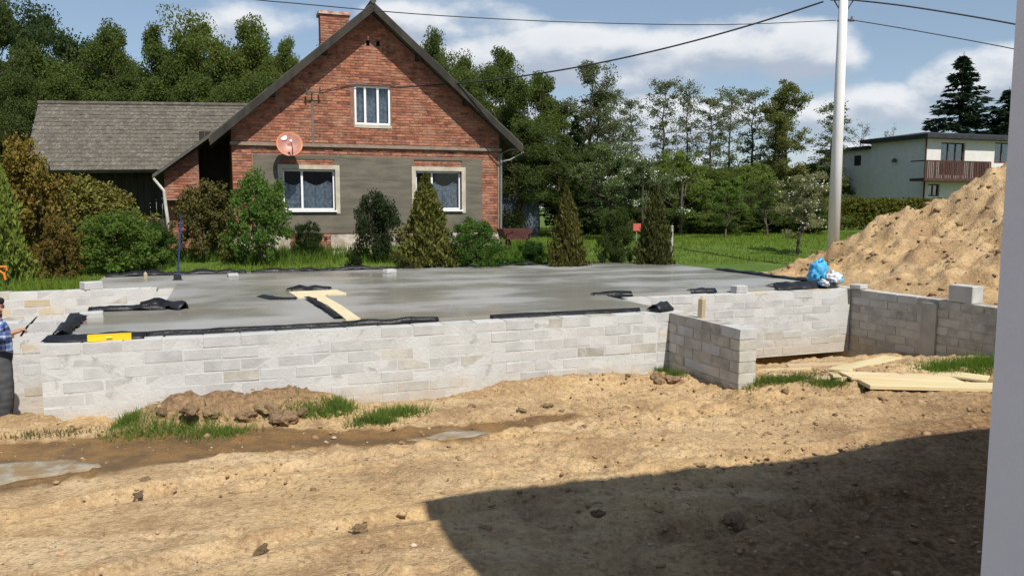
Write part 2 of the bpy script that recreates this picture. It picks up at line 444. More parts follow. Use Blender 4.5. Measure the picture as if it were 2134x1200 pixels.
# heap of excavated soil behind the right wall
hu, hv = np.meshgrid(np.arange(12.5, 24, .06), np.arange(-7, 9, .06))
T0 = np.array([12.75, 4.75]); P1 = np.array([17.3, 2.2]); dcr = (P1 - T0) / np.linalg.norm(P1 - T0)
al = (hu - T0[0]) * dcr[0] + (hv - T0[1]) * dcr[1]
pe = -(hu - T0[0]) * dcr[1] + (hv - T0[1]) * dcr[0]                # >0 away from the camera
crest = np.interp(al, [-1, 0, .7, 1.6, 2.9, 3.6, 4.6, 6, 9, 12], [0, .03, .30, .72, 1.30, 1.42, 1.86, 2.3, 2.45, 2.0])
sl_f = np.interp(al, [0, 1, 3, 6, 10], [1.2, 2.2, 4.3, 5.6, 6.0])
prof = np.where(pe < 0, np.clip(1 + pe / sl_f, 0, 1), np.clip(1 - pe / (crest * 1.35 + .3), 0, 1))
hh = crest * np.interp(al, [0, 1.5, 3, 4.5, 8], [1.0, 1.05, 1.06, 1.20, 1.36]) * (prof ** .95)
hb = ground_z(hu.ravel(), hv.ravel()).reshape(hu.shape)
k = sstep(0.0, .35, hh)
lum = fbm(hu, hv, 2.2, 4, .55, seed=31)
hh = hh + k * (.22 * fbm(hu, hv, .8, 2, seed=30) + .12 * np.abs(fbm(hu, hv, 1.7, 3, seed=33)) + .12 * np.sign(lum) * np.abs(lum) ** 1.1 + .15 * fbm(hu, hv, 5, 3, .7, seed=32))
hz = np.minimum(hb, .76) - .04 + np.maximum(hh, 0) + .05 * sstep(12.6, 12.9, hu)
hz = np.minimum(hz, .74 + np.maximum(hu - 12.5, 0) * 1.3)
nv, nu = hu.shape; ii = np.arange(nv * nu).reshape(nv, nu)
F = np.stack([ii[:-1, :-1].ravel(), ii[:-1, 1:].ravel(), ii[1:, 1:].ravel(), ii[1:, :-1].ravel()], 1)
keep = (hh.ravel()[F].max(axis=1) > .02) | ((hu.ravel()[F].min(axis=1) < 13.2) & (hv.ravel()[F].min(axis=1) < 3.8))
F = F[keep]
Vh = np.stack([C0.x + hu.ravel() * U.x + hv.ravel() * V_.x, C0.y + hu.ravel() * U.y + hv.ravel() * V_.y, hz.ravel()], 1)
usedv = np.unique(F); remap = np.zeros(len(Vh), int); remap[usedv] = np.arange(len(usedv))
heap = link('soil_heap', mesh_np('soil_heap', Vh[usedv], remap[F], True), HEAP)
tag(heap, 'tall heap of excavated sandy soil behind the block wall', 'soil heap')
def heap_z(u, v):
    i = int(round((v + 7) / .06)); j = int(round((u - 12.5) / .06))
    return float(hz[max(0, min(i, nv - 1)), max(0, min(j, nu - 1))])

# clods of soil
def lump_mesh(seed, sub=2, amp=.35):
    import bmesh
    bm = bmesh.new(); bmesh.ops.create_icosphere(bm, subdivisions=sub, radius=1)
    r = random.Random(seed); off = Vector((r.uniform(-50, 50), r.uniform(-50, 50), r.uniform(-50, 50)))
    from mathutils import noise as mn
    for q in bm.verts:
        d = 1 + amp * mn.noise(q.co * 1.3 + off) * 1.6 + amp * .6 * mn.noise(q.co * 3.1 + off)
        q.co = Vector((q.co.x * d, q.co.y * d * .85, q.co.z * d * .62))
    me = bpy.data.meshes.new('clod'); bm.to_mesh(me); bm.free(); return me
lumps = [lump_mesh(i, 2) for i in range(4)]
big = [lump_mesh(20 + i, 3, .42) for i in range(4)]
for q in big + lumps: q.materials.append(CLOD)
spots = [(345, 865, .09), (395, 858, .10), (440, 868, .09), (470, 850, .10), (515, 872, .10), (560, 858, .13), (590, 878, .15), (630, 862, .09),
         (1372, 792, .11), (1405, 797, .11), (752, 1102, .05), (545, 1152, .055), (303, 1006, .055), (288, 1034, .045), (985, 852, .07), (1085, 858, .06), (1140, 850, .07), (1530, 1090, .08), (1245, 1075, .06)]
lab = ['leftmost clod of the brown row at the wall foot', 'lumpy brown clod beside the leftmost one at the wall', 'brown clod in the row behind the grass tuft', 'taller brown clod leaning on the grey block wall',
       'split brown clod in front of the tall one', 'biggest brown clod of the row by the block wall', 'dark undercut clod below the biggest one', 'last brown clod at the right end of the row',
       'dark damp sod at the foot of the front wall corner', 'second dark sod lying beside the corner grass', 'single clod left of the shadow corner', 'clod near the bottom edge left of the shadow', 'clod below the grey puddle end',
       'small clod below another one near the puddle', 'brown clod below the right grass tuft', 'clod on the sandy bank before the wall middle', 'clod on the sandy bank nearer the wall corner', 'big clod in the shadow at bottom centre', 'pale clod in the shadow near its tip']
for i, (px, py, r) in enumerate(spots):
    P = hit(px, py); zq = P.z
    o = link('soil_clod', big[i % 4], None, loc=(P.x, P.y, zq + r * .22), rot=(random.uniform(-.3, .3), random.uniform(-.3, .3), random.uniform(0, 6)), scale=(r, r * .9, r * .95))
    tag(o, lab[i], 'clod', 'clods of soil on the building plot')
def scatter_lumps(name, pts, parent_kind=None, m=CLOD):
    base = [(np.array([v.co[:] for v in q.vertices]), np.array([p.vertices[:] for p in q.polygons])) for q in [lump_mesh(50 + i, 1, .5) for i in range(4)]]
    VV = []; FF = []; n = 0
    for (x, y, zq, s) in pts:
        bv, bf = base[random.randrange(4)]; a = random.uniform(0, 6.28)
        rot = np.array([[math.cos(a), -math.sin(a), 0], [math.sin(a), math.cos(a), 0], [0, 0, random.uniform(.6, 1)]])
        VV.append(bv @ rot.T * s + np.array([x, y, zq])); FF.append(bf + n); n += len(bv)
    return stuff(link(name, mesh_np(name, np.concatenate(VV), np.concatenate(FF)), m))
pts = []
for _ in range(10000):
    a = random.uniform(-4, 12.2); b = -random.random() ** 1.0 * 7.8 - .1
    w = float(np.interp(a, [-4, 2, 4, 7, 12], [.12, .22, .5, 1, 1]))
    if b < -3.6 and a > 3.3: w = 1
    if random.random() > w: continue
    s = min(.006 + random.expovariate(1 / .0085), .055)
    P = W(a, b); pts.append((P.x, P.y, ground_z(a, b) + s * .1, s))
scatter_lumps('loose_crumbs', pts, m=CRUMB)
pts = []
for _ in range(1100):                                               # pale grit
    a = random.uniform(-4, 12.2); b = -random.random() * 7.6 - .2; s = min(.005 + random.expovariate(1 / .005), .03); P = W(a, b); pts.append((P.x, P.y, ground_z(a, b) + s * .2, s))
scatter_lumps('pale_grit', pts, m=mat('grit', (.40, .32, .215), (.48, .40, .29), .9, 9, island=True, vary=.2))
pts = []
for _ in range(1000):
    a = random.uniform(12.8, 21); b = random.uniform(-4, 5)
    s = min(.02 + random.expovariate(1 / .022), .12); P = W(a, b); pts.append((P.x, P.y, heap_z(a, b) + s * .1, s))
scatter_lumps('heap_crumbs', pts)

# grey cement slurry dried on the track
def blob_sheet(name, cu, cv, ru, rv, z, m, seed, thick=.012, n=40, tilt=0):
    r = random.Random(seed); ph = [r.uniform(0, 6.28) for _ in range(4)]
    loop = []
    for i in range(n):
        a = 2 * math.pi * i / n
        k_ = 1 + .16 * math.sin(3 * a + ph[0]) + .10 * math.sin(5 * a + ph[1]) + .06 * math.sin(9 * a + ph[2])
        loop.append((cu + ru * k_ * math.cos(a) - tilt * rv * math.sin(a), cv + rv * k_ * math.sin(a)))
    vs = []; fs = []
    rings = [1, .97, .8, .5, .2]
    for q, t in enumerate(rings):
        for (a, b) in loop:
            uu = cu + (a - cu) * t; v2 = cv + (b - cv) * t
            vs.append(W(uu, v2, max(ground_z(uu, v2), z) + (-.03 if q == 0 else thick)))
    vs.append(W(cu, cv, max(ground_z(cu, cv), z) + thick))
    for q in range(len(rings) - 1):
        for i in range(n): j = (i + 1) % n; fs.append((q * n + i, q * n + j, (q + 1) * n + j, (q + 1) * n + i))
    for i in range(n): fs.append(((len(rings) - 1) * n + i, (len(rings) - 1) * n + (i + 1) % n, len(vs) - 1))
    return MB().add(vs, fs).build(name, m, smooth=True)
SLURRY = mat('slurry', (.31, .27, .205), (.23, .17, .105), .9, 6, bump=.02, bscale=14, world_pos=True, c3=(.33, .305, .26), s3=7, smear=(.25, .165, .085), sm_scale=4, sm_amt=.9, sm_lo=.48, sm_hi=.6)
tag(blob_sheet('cement_puddle', -.05, -1.80, .70, .34, -.03, SLURRY, 3, .025), 'grey spill of cement slurry on the track at the left', 'puddle')
tag(blob_sheet('cement_puddle', 3.98, -1.98, .40, .13, -.06, SLURRY, 5, .022), 'small grey puddle in the wet rut before the wall', 'puddle')

# ------------------------------------------------------------------ foundation
BLOCK = mat('block', (.405, .405, .395), (.475, .475, .465), .9, 5, bump=.005, bscale=34, vary=.11, c3=(.50, .49, .47), s3=3.5, lo=.3, hi=.7, smear=(.52, .52, .51), sm_scale=3.6, sm_amt=.62, sm_lo=.40, sm_hi=.66, dirt=True)
BLOCK_TAN = mat('block_tan', (.50, .42, .28), (.46, .40, .30), .9, 5, bump=.006, bscale=30, vary=.10, smear=(.54, .53, .505), sm_scale=3.2, sm_amt=.75, sm_lo=.42, sm_hi=.6, dirt=True)
BLOCK_DARK = mat('block_dark', (.34, .325, .285), (.42, .40, .35), .9, 5, bump=.006, bscale=30, vary=.22, smear=(.52, .50, .455), sm_scale=5, sm_amt=.7, sm_lo=.40, sm_hi=.68, dirt=True)  # odd darker blocks; used in bulk to paint shade into the shaded walls
MORTAR = mat('mortar', (.55, .55, .54), (.495, .495, .48), .92, 3.2, bump=.008, bscale=25, world_pos=True, smear=(.30, .29, .27), sm_scale=5, sm_amt=.8, sm_lo=.56, sm_hi=.7, dirt=True)
MORT_SHADED = mat('mortar_shaded', (.33, .315, .28), (.44, .42, .38), .92, 4, bump=.01, bscale=25, world_pos=True, smear=(.60, .58, .53), sm_scale=6, sm_amt=.8, sm_lo=.56, sm_hi=.66, dirt=True)  # darker copy of the mortar, shade put into its colour for the shaded walls
LB, HB, JT = .385, .120, .017
bm_full = [chamfer_box(LB, .24, HB, .003, .0035, i) for i in range(5)]
bm_half = [chamfer_box((LB - JT) / 2, .24, HB, .003, .0035, 40 + i) for i in range(3)]
def block_set(m, src):
    out = []
    for q in src:
        c = q.copy(); c.materials.clear(); c.materials.append(m); out.append(c)
    return out
SETS = {m.name: (block_set(m, bm_full), block_set(m, bm_half)) for m in (BLOCK, BLOCK_TAN, BLOCK_DARK)}
def block_wall(label, u0, v0, axis, length, ztop, rows, tan=0.04, dark=.06, seed=0, mort=None, rec=.001, foot=.1):
    """wall of concrete blocks: starts at (u0, v0) on its outer face, runs along +u or +v, .24 thick to the other side"""
    r = random.Random(seed)
    ob = thing('foundation_wall', label, 'block wall', W(u0, v0), TH if axis == 'u' else TH + math.pi / 2, 'foundation walls')
    # local x runs along the wall, local y across it
    y0, y1 = 0, .24
    step = HB + JT
    MB().box(.002, length - .002, y0 + rec, y1 - rec, ztop - rows * step - foot, ztop - .008).build('mortar_core', mort or MORTAR, ob)
    for k_ in range(rows):
        zc = ztop - HB / 2 - k_ * step
        x = 0.0; first = (k_ % 2 == 1)
        while x < length - .05:
            L = (LB - JT) / 2 if first else LB
            if x + L > length + .01: L = (LB - JT) / 2
            if x + L > length + .06: break
            t = r.random(); name = 'block_tan' if t < tan else ('block_dark' if t < tan + dark else 'block')
            src = SETS[name][1 if L < .3 else 0]; me = src[r.randrange(len(src))]
            o = bpy.data.objects.new('block', me); COL.objects.link(o); o.parent = ob
            o.location = (x + L / 2 + r.uniform(-.003, .003), (y0 + y1) / 2 + r.uniform(-.004, .004), zc + r.uniform(-.003, .003))
            o.rotation_euler = (r.uniform(-.008, .008), r.uniform(-.006, .006), r.uniform(-.008, .008) + (math.pi if r.random() < .5 else 0))
            x += L + JT; first = False
    return ob
ZT = .79
block_wall('long sunlit grey block wall along the front of the slab', 0, 0, 'u', 7.60, ZT, 9, .012, .08, 1)
block_wall('short block wall jutting forward, its left side in shade', 7.86, -1.6, 'v', 3.24, ZT, 6, 0, .6, 2, MORT_SHADED, .006)
block_wall('sunlit block wall at the back of the terrace recess', 7.875, 1.65, 'u', 4.45, ZT, 8, .05, .06, 3, None, .001, .02)
block_wall('shaded block wall running to the right below the soil heap', 12.58, -6.2, 'v', 14.6, ZT, 10, .0, .85, 4, MORT_SHADED, .006)
block_wall('block wall at the back of the left recess', -6.4, 6.05, 'u', 7.1, ZT, 6, .10, .08, 5)
block_wall('cross wall bounding the left recess beside the slab', 1.0, 2.58, 'v', 3.44, ZT, 6, .1, .05, 6)
block_wall('block wall behind the worker at the left edge', -5.0, 1.95, 'u', 4.98, ZT, 9, .04, .05, 7)
block_wall('short left end wall of the slab wing', .24, .25, 'v', 1.69, ZT, 7, .1, .05, 8)
CONC = mat('column_concrete', (.33, .31, .275), (.40, .385, .35), .85, 4, bump=.006, bscale=20)
tag(MB().box(12.30, 12.335, -.18, .10, -.5, ZT - .06).build('concrete_strip', CONC, None, loc=W(0, 0), rot=(0, 0, TH)), 'smooth poured concrete strip up the shaded block wall', 'concrete strip')

# the poured slab
def slab_mat():
    m = bpy.data.materials.new('slab_concrete'); m.use_nodes = True
    g = NT(m.node_tree); bs = g.n['Principled BSDF']
    po = g.new('ShaderNodeTexCoord').outputs['Object']
    s1 = g.noise(g.scale(po, (.45, .8, 1)), 1.1, 5); s2 = g.noise(po, .45, 4); s3 = g.noise(po, 9, 6, .65)
    col = g.mix(g.rng(s1, .35, .65), (.335, .332, .315), (.265, .255, .228))
    col = g.mix(g.m('MULTIPLY', g.rng(s2, .45, .65), .6), col, (.255, .23, .18))
    col = g.mix(g.m('MULTIPLY', g.rng(s3, .5, .75), .35), col, (.31, .305, .29))
    g.put(bs.inputs['Base Color'], col)
    sepu = g.new('ShaderNodeSeparateXYZ'); g.l.new(po, sepu.inputs[0])
    wet = g.m('MULTIPLY', g.rng(s1, .30, .58), g.rng(g.m('ADD', s2, g.m('MULTIPLY', sepu.outputs[0], .022)), .38, .60))
    g.put(bs.inputs['Roughness'], g.m('SUBTRACT', .50, g.m('MULTIPLY', wet, .34)))
    bs.inputs['Specular IOR Level'].default_value = .5
    b = g.new('ShaderNodeBump'); b.inputs['Distance'].default_value = .006
    g.put(b.inputs['Height'], g.m('ADD', g.noise(g.scale(po, (.6, 1.4, 1)), 2.0, 5), g.m('MULTIPLY', s3, .25))); g.l.new(b.outputs[0], bs.inputs['Normal'])
    return m
SLAB = slab_mat(); ST = .835
poly = [(.2, .27), (7.56, .27), (7.56, 1.93), (12.3, 1.93), (12.3, 8.42), (-.42, 8.42), (-.42, 6.33), (1.03, 6.33), (1.03, 2.52), (.06, 2.52), (.06, 1.0)]
b_ = MB().prism([Vector((a, b, .70)) for a, b in poly], (0, 0, ST - .70))
slab = b_.build('concrete_slab', SLAB, None, loc=W(0, 0), rot=(0, 0, TH))
tag(slab, 'freshly poured grey concrete floor slab, wet in places', 'concrete slab')

FOIL = mat('black_foil', (.008, .008, .009), (.016, .016, .019), .42, 3, spec=.35, bump=.02, bscale=9)
def foil(label, path, prof, seed, wob=.03, m=FOIL):
    """sheet of plastic: cross profile [(out, z)] swept along path [(u, v)], crumpled"""
    r = random.Random(seed); pts = []
    for i in range(len(path) - 1):
        a, b = Vector(path[i]), Vector(path[i + 1]); n = max(2, int((b - a).length / .06))
        for k_ in range(n): pts.append(a.lerp(b, k_ / n))
    pts.append(Vector(path[-1]))
    vs = []; fs = []; npf = len(prof); N = len(pts)
    from mathutils import noise as mn
    for i, q in enumerate(pts):
        t = (pts[min(i + 1, N - 1)] - pts[max(i - 1, 0)]).normalized(); nrm = Vector((t.y, -t.x))
        end = min(1, min(i, N - 1 - i) / 4 + .15)
        for j, (o, zq) in enumerate(prof):
            w1 = mn.noise(Vector((q.x * 2.1 + seed * 7, q.y * 2.1, j * .6))); w2 = mn.noise(Vector((q.x * 7 + seed, q.y * 7, j * 1.7 + 9)))
            f_ = j / max(1, npf - 1); amp = wob * (1 if 0 < j < npf - 1 else .7)
            zt = zq + end * abs(amp * (w1 * 1.5 + w2 * .6)) if zq > ZT + .012 else zq + .004 * w2
            p2 = q + nrm * (o + .6 * wob * w2 + .5 * wob * w1)
            vs.append((p2.x, p2.y, zt))
    for i in range(N - 1):
        for j in range(npf - 1): a = i * npf + j; fs.append((a, a + npf, a + npf + 1, a + 1))
    o = MB().add(vs, fs).build('plastic_sheet', m, None, True, loc=W(0, 0), rot=(0, 0, TH))
    sm = o.modifiers.new('thick', 'SOLIDIFY'); sm.thickness = .004; sm.offset = 1
    return tag(o, label, 'plastic sheet', 'black foil edges of the slab')
foil('black foil strip between front wall top and slab', [(1.0, .27), (2.6, .26), (4.05, .25)], [(-.03, ST + .004), (-.005, ST + .006), (.02, ST - .014), (.035, ZT + .012), (.055, ZT + .008)], 1, .014)
foil('rumpled black foil at the front wall middle', [(3.2, .27), (3.8, .24), (4.4, .26)], [(-.08, ST + .005), (-.03, ST + .014), (.0, ST + .004), (.05, ZT + .012)], 2, .03)
foil('narrow black foil edge on the right half of front wall', [(5.1, .26), (7.3, .26)], [(-.03, ST + .004), (0, ST + .008), (.02, ZT + .012), (.035, ZT + .008)], 3, .010)
foil('crumpled black foil hump at the inner wall corner', [(7.45, .1), (7.7, .2), (7.8, .45)], [(-.14, ZT + .02), (-.04, ZT + .10), (.03, ZT + .09), (.11, ZT + .014)], 14, .05)
foil('black foil tip on the left front corner of slab wing', [(.02, .3), (.25, .2), (1.0, .2)], [(-.10, ST + .008), (0, ST + .015), (.06, ZT + .025), (.12, ZT + .012)], 5, .03)
foil('grey folded foil flap standing on slab wing end', [(.05, 1.95), (.1, 1.2), (.12, .35)], [(-.13, ST + .010), (-.04, ST + .06), (.04, ST + .04), (.1, ZT + .012)], 6, .06)
foil('black foil wave along the rear edge of slab wing', [(1.1, 2.42), (.65, 2.5), (.12, 2.52)], [(-.12, ST + .01), (-.03, ST + .06), (.05, ST + .02), (.1, ZT - .02)], 7, .07)
foil('big black foil hump beside the left recess', [(1.35, 2.3), (1.05, 2.55), (.75, 2.52)], [(-.15, ST + .012), (-.03, ST + .10), (.05, ST + .06), (.1, ZT)], 8, .07)
foil('black foil edging along the far side of the slab at left', [(2.3, 8.42), (.6, 8.40), (-.4, 8.3)], [(-.18, ST + .01), (-.04, ST + .05), (.05, ST + .04), (.14, .74)], 9, .06)
foil('black foil edging along the far side of slab middle', [(5.6, 8.42), (3.9, 8.42), (2.4, 8.42)], [(-.12, ST + .01), (-.03, ST + .035), (.05, ST + .03), (.12, .74)], 10, .06)
foil('black foil edging along the far side before the cypress', [(9.0, 8.42), (7.4, 8.42), (5.7, 8.42)], [(-.1, ST + .01), (-.03, ST + .03), (.05, ST + .03), (.12, .74)], 11, .06)
foil('black foil edging on the right side of the slab', [(12.3, 2.6), (12.3, 5.6)], [(-.14, ST + .01), (-.03, ST + .04), (.04, ST), (.1, ZT + .012)], 12, .04)
foil('black foil along the top of the recess wall', [(10.9, 1.9), (11.7, 1.92), (12.2, 1.9)], [(-.3, ST + .01), (-.1, ST + .06), (.02, ST), (.08, ZT + .012)], 13, .05)
foil('short black foil scrap on the recess wall left end', [(7.4, 1.95), (8.1, 1.95)], [(-.12, ST + .01), (-.02, ST + .04), (.05, ZT + .01)], 15, .03)
foil('black foil scrap by the small block on recess wall', [(9.2, 1.95), (9.7, 1.95)], [(-.12, ST + .01), (-.02, ST + .035), (.05, ZT + .01)], 16, .03)

# T-shaped top of the inner wall left open in the slab
SAND = mat('sand_top', (.60, .50, .30), (.66, .58, .40), .9, 7, bump=.006, bscale=30)
def flat(name, label, cat, loops, z0, z1, m, group=None):
    b = MB()
    for lp in loops: b.prism([Vector((a, q, z0)) for a, q in lp], (0, 0, z1 - z0))
    return tag(b.build(name, m, None, loc=W(0, 0), rot=(0, 0, TH)), label, cat, group)
flat('inner_wall_top', 'pale sand-coloured T-shaped wall top bare in the slab', 'wall top',
     [[(2.84, 3.98), (3.62, 4.02), (3.7, 3.42), (3.40, 3.36), (3.32, 3.10), (2.9, 3.12)], [(3.10, 3.10), (3.32, 3.10), (3.40, 1.9), (3.44, .42), (3.26, .40), (3.22, 1.9)]], ST - .03, ST + .022, SAND)
foil('dark foil flap at the back of the T-shaped wall top', [(3.55, 4.2), (3.2, 4.3), (2.85, 4.2)], [(-.2, ST + .012), (-.08, ST + .07), (.02, ST + .05), (.14, ST + .012)], 17, .05)
foil('grey foil scrap left of the T-shaped wall top', [(2.9, 3.05), (2.6, 3.15), (2.45, 3.6)], [(-.14, ST + .006), (-.03, ST + .03), (.06, ST + .008)], 18, .02)
foil('foil fold along the stem of the T-shaped wall top', [(3.05, 3.0), (3.12, 1.9), (3.2, .6)], [(-.07, ST + .006), (-.02, ST + .04), (.05, ST + .03)], 19, .03)

# ------------------------------------------------------------------ brick house
H0 = atd(486, 400, 21.5); H0.z = 0
HOUSE_UV = uv(H0)
def hs(px, py, vh=0.0, O=None):
    """pixel -> (along the front, height) on the plane vh metres behind a front that starts at O"""
    O = (H0 if O is None else O) + V_ * vh
    d = ray(px, py); t = O.dot(V_) / d.dot(V_); P = d * t
    return (P - O).dot(U), CZ + P.z
BRICK = mat('brick', (.26, .097, .056), (.35, .152, .092), .9, 9, bump=.006, bscale=50, vary=.36, c3=(.14, .066, .048), s3=2, island=True, smear=(.43, .265, .18), sm_scale=3.1, sm_amt=.45, sm_lo=.47, sm_hi=.66)
JOINT = mat('lime_joint', (.30, .165, .12), (.20, .105, .08), .95, 12, bump=.006, bscale=40)
RENDER = mat('cement_render', (.120, .108, .085), (.165, .148, .115), .93, 2.2, (.5, 1, 4), bump=.010, bscale=24, c3=(.095, .085, .068), s3=1.3, smear=(.20, .175, .135), sm_scale=1.1, sm_amt=.6, sm_lo=.45, sm_hi=.7)
PLINTH = mat('whitewashed_plinth', (.52, .47, .40), (.30, .235, .18), .93, 3.5, bump=.02, bscale=9)
TRIM = mat('pale_plaster', (.52, .47, .38), (.40, .355, .28), .9, 4, bump=.004)
WHITE = mat('white_frame', (.80, .80, .79), None, .35)
DARKWOOD = mat('dark_wood', (.028, .024, .020), (.046, .040, .033), .85, 5, (1, 1, .15), .004)
ROOF = mat('old_roof', (.065, .062, .056), (.11, .105, .092), .92, 5, bump=.02, bscale=14, c3=(.10, .11, .07), s3=1.5)
BAND = mat('band', (.22, .165, .125), (.28, .22, .17), .9, 6)
INSIDE = mat('room_dark', (.02, .02, .022), None, .9)
CURTAIN = mat('net_curtain', (.66, .68, .72), (.36, .39, .45), .8, 12)
def glass_mat():
    m = bpy.data.materials.new('pane_glass'); m.use_nodes = True; g = NT(m.node_tree)
    g.n.remove(g.n['Principled BSDF'])
    tr = g.new('ShaderNodeBsdfTransparent'); tr.inputs[0].default_value = (.80, .84, .86, 1)
    gl = g.new('ShaderNodeBsdfGlossy'); gl.inputs['Roughness'].default_value = .03
    fr = g.new('ShaderNodeFresnel'); fr.inputs[0].default_value = 1.5
    mx = g.new('ShaderNodeMixShader'); g.l.new(g.m('MULTIPLY', fr.outputs[0], .7), mx.inputs[0])
    g.l.new(tr.outputs[0], mx.inputs[1]); g.l.new(gl.outputs[0], mx.inputs[2]); g.l.new(mx.outputs[0], g.n['Material Output'].inputs[0])
    return m
GLASS = glass_mat()

house = thing('brick_house', 'old red brick house with gable front and patched grey render', 'house', H0, TH)
sa, za = hs(778, 4, -.5); sl_, zl_ = hs(435, 283, -.5); sr_, zr_ = hs(1090, 301, -.5)
HW = 7.60; RT = .15; HL = 9.0
ml = (za - zl_) / (sa - sl_); mr = (za - zr_) / (sr_ - sa)
def roof_under(s): return za - RT - .03 - (ml * (sa - s) if s < sa else mr * (s - sa))
w1 = (*hs(588, 352, 0), *hs(700, 438, 0)); w2 = (*hs(866, 356, 0), *hs(962, 437, 0)); w3 = (*hs(738, 177, 0), *hs(815, 262, 0)); w4 = (*hs(632, 500, 0), *hs(661, 527, 0))
OPEN = [(w[0], w[2], w[3], w[1]) for w in (w1, w2, w3, w4)]       # s0, s1, z0, z1
v1 = hs(767, 90, 0); v2_ = hs(788, 91, 0)
VENT = [(v1[0] - .05, v1[0] + .05, v1[1] - .08, v1[1] + .08), (v2_[0] - .05, v2_[0] + .05, v2_[1] - .08, v2_[1] + .08)]
HB0 = .5
def cells(s0, s1, zlo, top, openings, y0, y1, b, extra=()):
    br = sorted(set([s0, s1] + [q for o in openings for q in o[:2] if s0 < q < s1] + [q for q in extra if s0 < q < s1]))
    for i in range(len(br) - 1):
        a, c = br[i], br[i + 1]; mid = (a + c) / 2
        cuts = sorted([(o[2], o[3]) for o in openings if o[0] < mid < o[1]])
        z_ = zlo
        for (q0, q1) in cuts:
            if q0 > z_: b.box(a, c, y0, y1, z_, q0)
            z_ = max(z_, q1)
        ta, tc_ = top(a), top(c)
        if min(ta, tc_) > z_ + .002 or max(ta, tc_) > z_ + .01:
            pts_ = [Vector((a, y0, z_)), Vector((c, y0, z_)), Vector((c, y0, max(tc_, z_ + .001))), Vector((a, y0, max(ta, z_ + .001)))]
            b.prism(pts_, (0, y1 - y0, 0))
b = MB(); cells(0, HW, HB0, roof_under, OPEN + VENT, .014, .36, b, [sa])
wall = b.build('wall', JOINT, house)
b = MB()
for x0, x1 in ((0.004, .36), (HW - .36, HW - .004)): b.box(x0, x1, .362, HL, HB0, min(roof_under(x0), roof_under(x1)) - .01)
b.box(.362, HW - .362, HL - .36, HL, HB0, 3.9)
b.build('side_wall', mat('side_brick', (.24, .09, .055), (.30, .13, .08), .9, 12, bump=.01), house)
# bricks of the gable
bricks = [chamfer_box(.244, .05, .064, .004, .002, 70 + i) for i in range(4)]
halfb = [chamfer_box(.115, .05, .064, .004, .002, 80 + i) for i in range(3)]
ZB = 3.93
def in_any(s0, s1, z0, z1, rects):
    return any(s1 > r[0] + .005 and s0 < r[1] - .005 and z1 > r[2] + .005 and z0 < r[3] - .005 for r in rects)
rs0, rz1 = hs(528, 322); rs1, _ = hs(1004, 330); rz0 = hs(720, 486)[1]
gap1 = (w1[0] - .05, w1[2] - .02, w1[1] + .02, rz1 - .10); gap2 = (w2[0] - .05, w2[2] + .02, w2[1] + .02, rz1 - .06)
REN = []                                                            # rendered zone as a grid of rectangles
sb = sorted({rs0, rs1, gap1[0], gap1[1], gap2[0], gap2[1], w1[0], w1[2], w2[0], w2[2]}); zb_ = sorted({rz0, rz1, gap1[2], gap1[3], gap2[2], gap2[3], w1[1], w1[3], w2[1], w2[3]})
for i in range(len(sb) - 1):
    for j in range(len(zb_) - 1):
        ms, mz = (sb[i] + sb[i + 1]) / 2, (zb_[j] + zb_[j + 1]) / 2
        if any(g_[0] < ms < g_[1] and g_[2] < mz < g_[3] for g_ in (gap1, gap2)) or any(o[0] < ms < o[1] and o[2] < mz < o[3] for o in OPEN[:2]): continue
        REN.append((sb[i], sb[i + 1], zb_[j], zb_[j + 1]))
PL = [(0, 1.45, HB0, rz0 - .03), (2.55, HW, HB0, rz0 - .03)]
items = []; r_ = random.Random(3)
row = 0; zc = .98
while zc < za:
    if abs(zc - ZB) > .055:
        header = row % 2 == 1; x = -.06 if header else 0.0
        first = True
        while x < HW:
            L = .244 if not (first and header) else .115
            if first and header: x = 0
            first = False
            if x + L > HW + .001:
                L = .115
                if x + L > HW + .01: break
            z0, z1 = zc - .032, zc + .032
            lim = min(roof_under(x), roof_under(x + L))
            if z1 < lim and not in_any(x, x + L, z0, z1, OPEN + VENT + REN + PL):
                kk = r_.randrange(4) if L > .2 else 4 + r_.randrange(3)
                items.append((kk, Matrix.Translation((x + L / 2, .025 + r_.uniform(-.005, .006), zc + r_.uniform(-.002, .002))) @ Matrix.Rotation(r_.uniform(-.008, .008), 4, 'Y')))
            elif z1 < lim and L > .2:                                # cut bricks at openings
                for xa in (x, x + .129):
                    if not in_any(xa, xa + .115, z0, z1, OPEN + VENT + REN + PL):
                        items.append((4 + r_.randrange(3), Matrix.Translation((xa + .0575, .025 + r_.uniform(-.004, .005), zc))))
            x += L + .012
    zc += .0765; row += 1
r_.shuffle(items)
place_pieces('brick', wall, bricks + halfb, items, BRICK)
b = MB()
for q in REN: b.box(q[0], q[1], -.012, .05, q[2], q[3])
b.build('cement_render', RENDER, house)
b = MB()
for q in PL: b.box(q[0] + (-.03 if q[0] == 0 else 0), q[1] + (.03 if q[1] == HW else 0), -.045, .05, q[2], q[3])
b.build('plinth', PLINTH, house)
MB().box(-.04, HW + .04, -.075, .05, ZB - .045, ZB + .04).build('string_course', BAND, house)
b = MB().box(w3[0] - .02, w3[2] + .02, -.02, .04, w3[3] - .09, w3[3] - .01); b.build('gable_sill', TRIM, house)
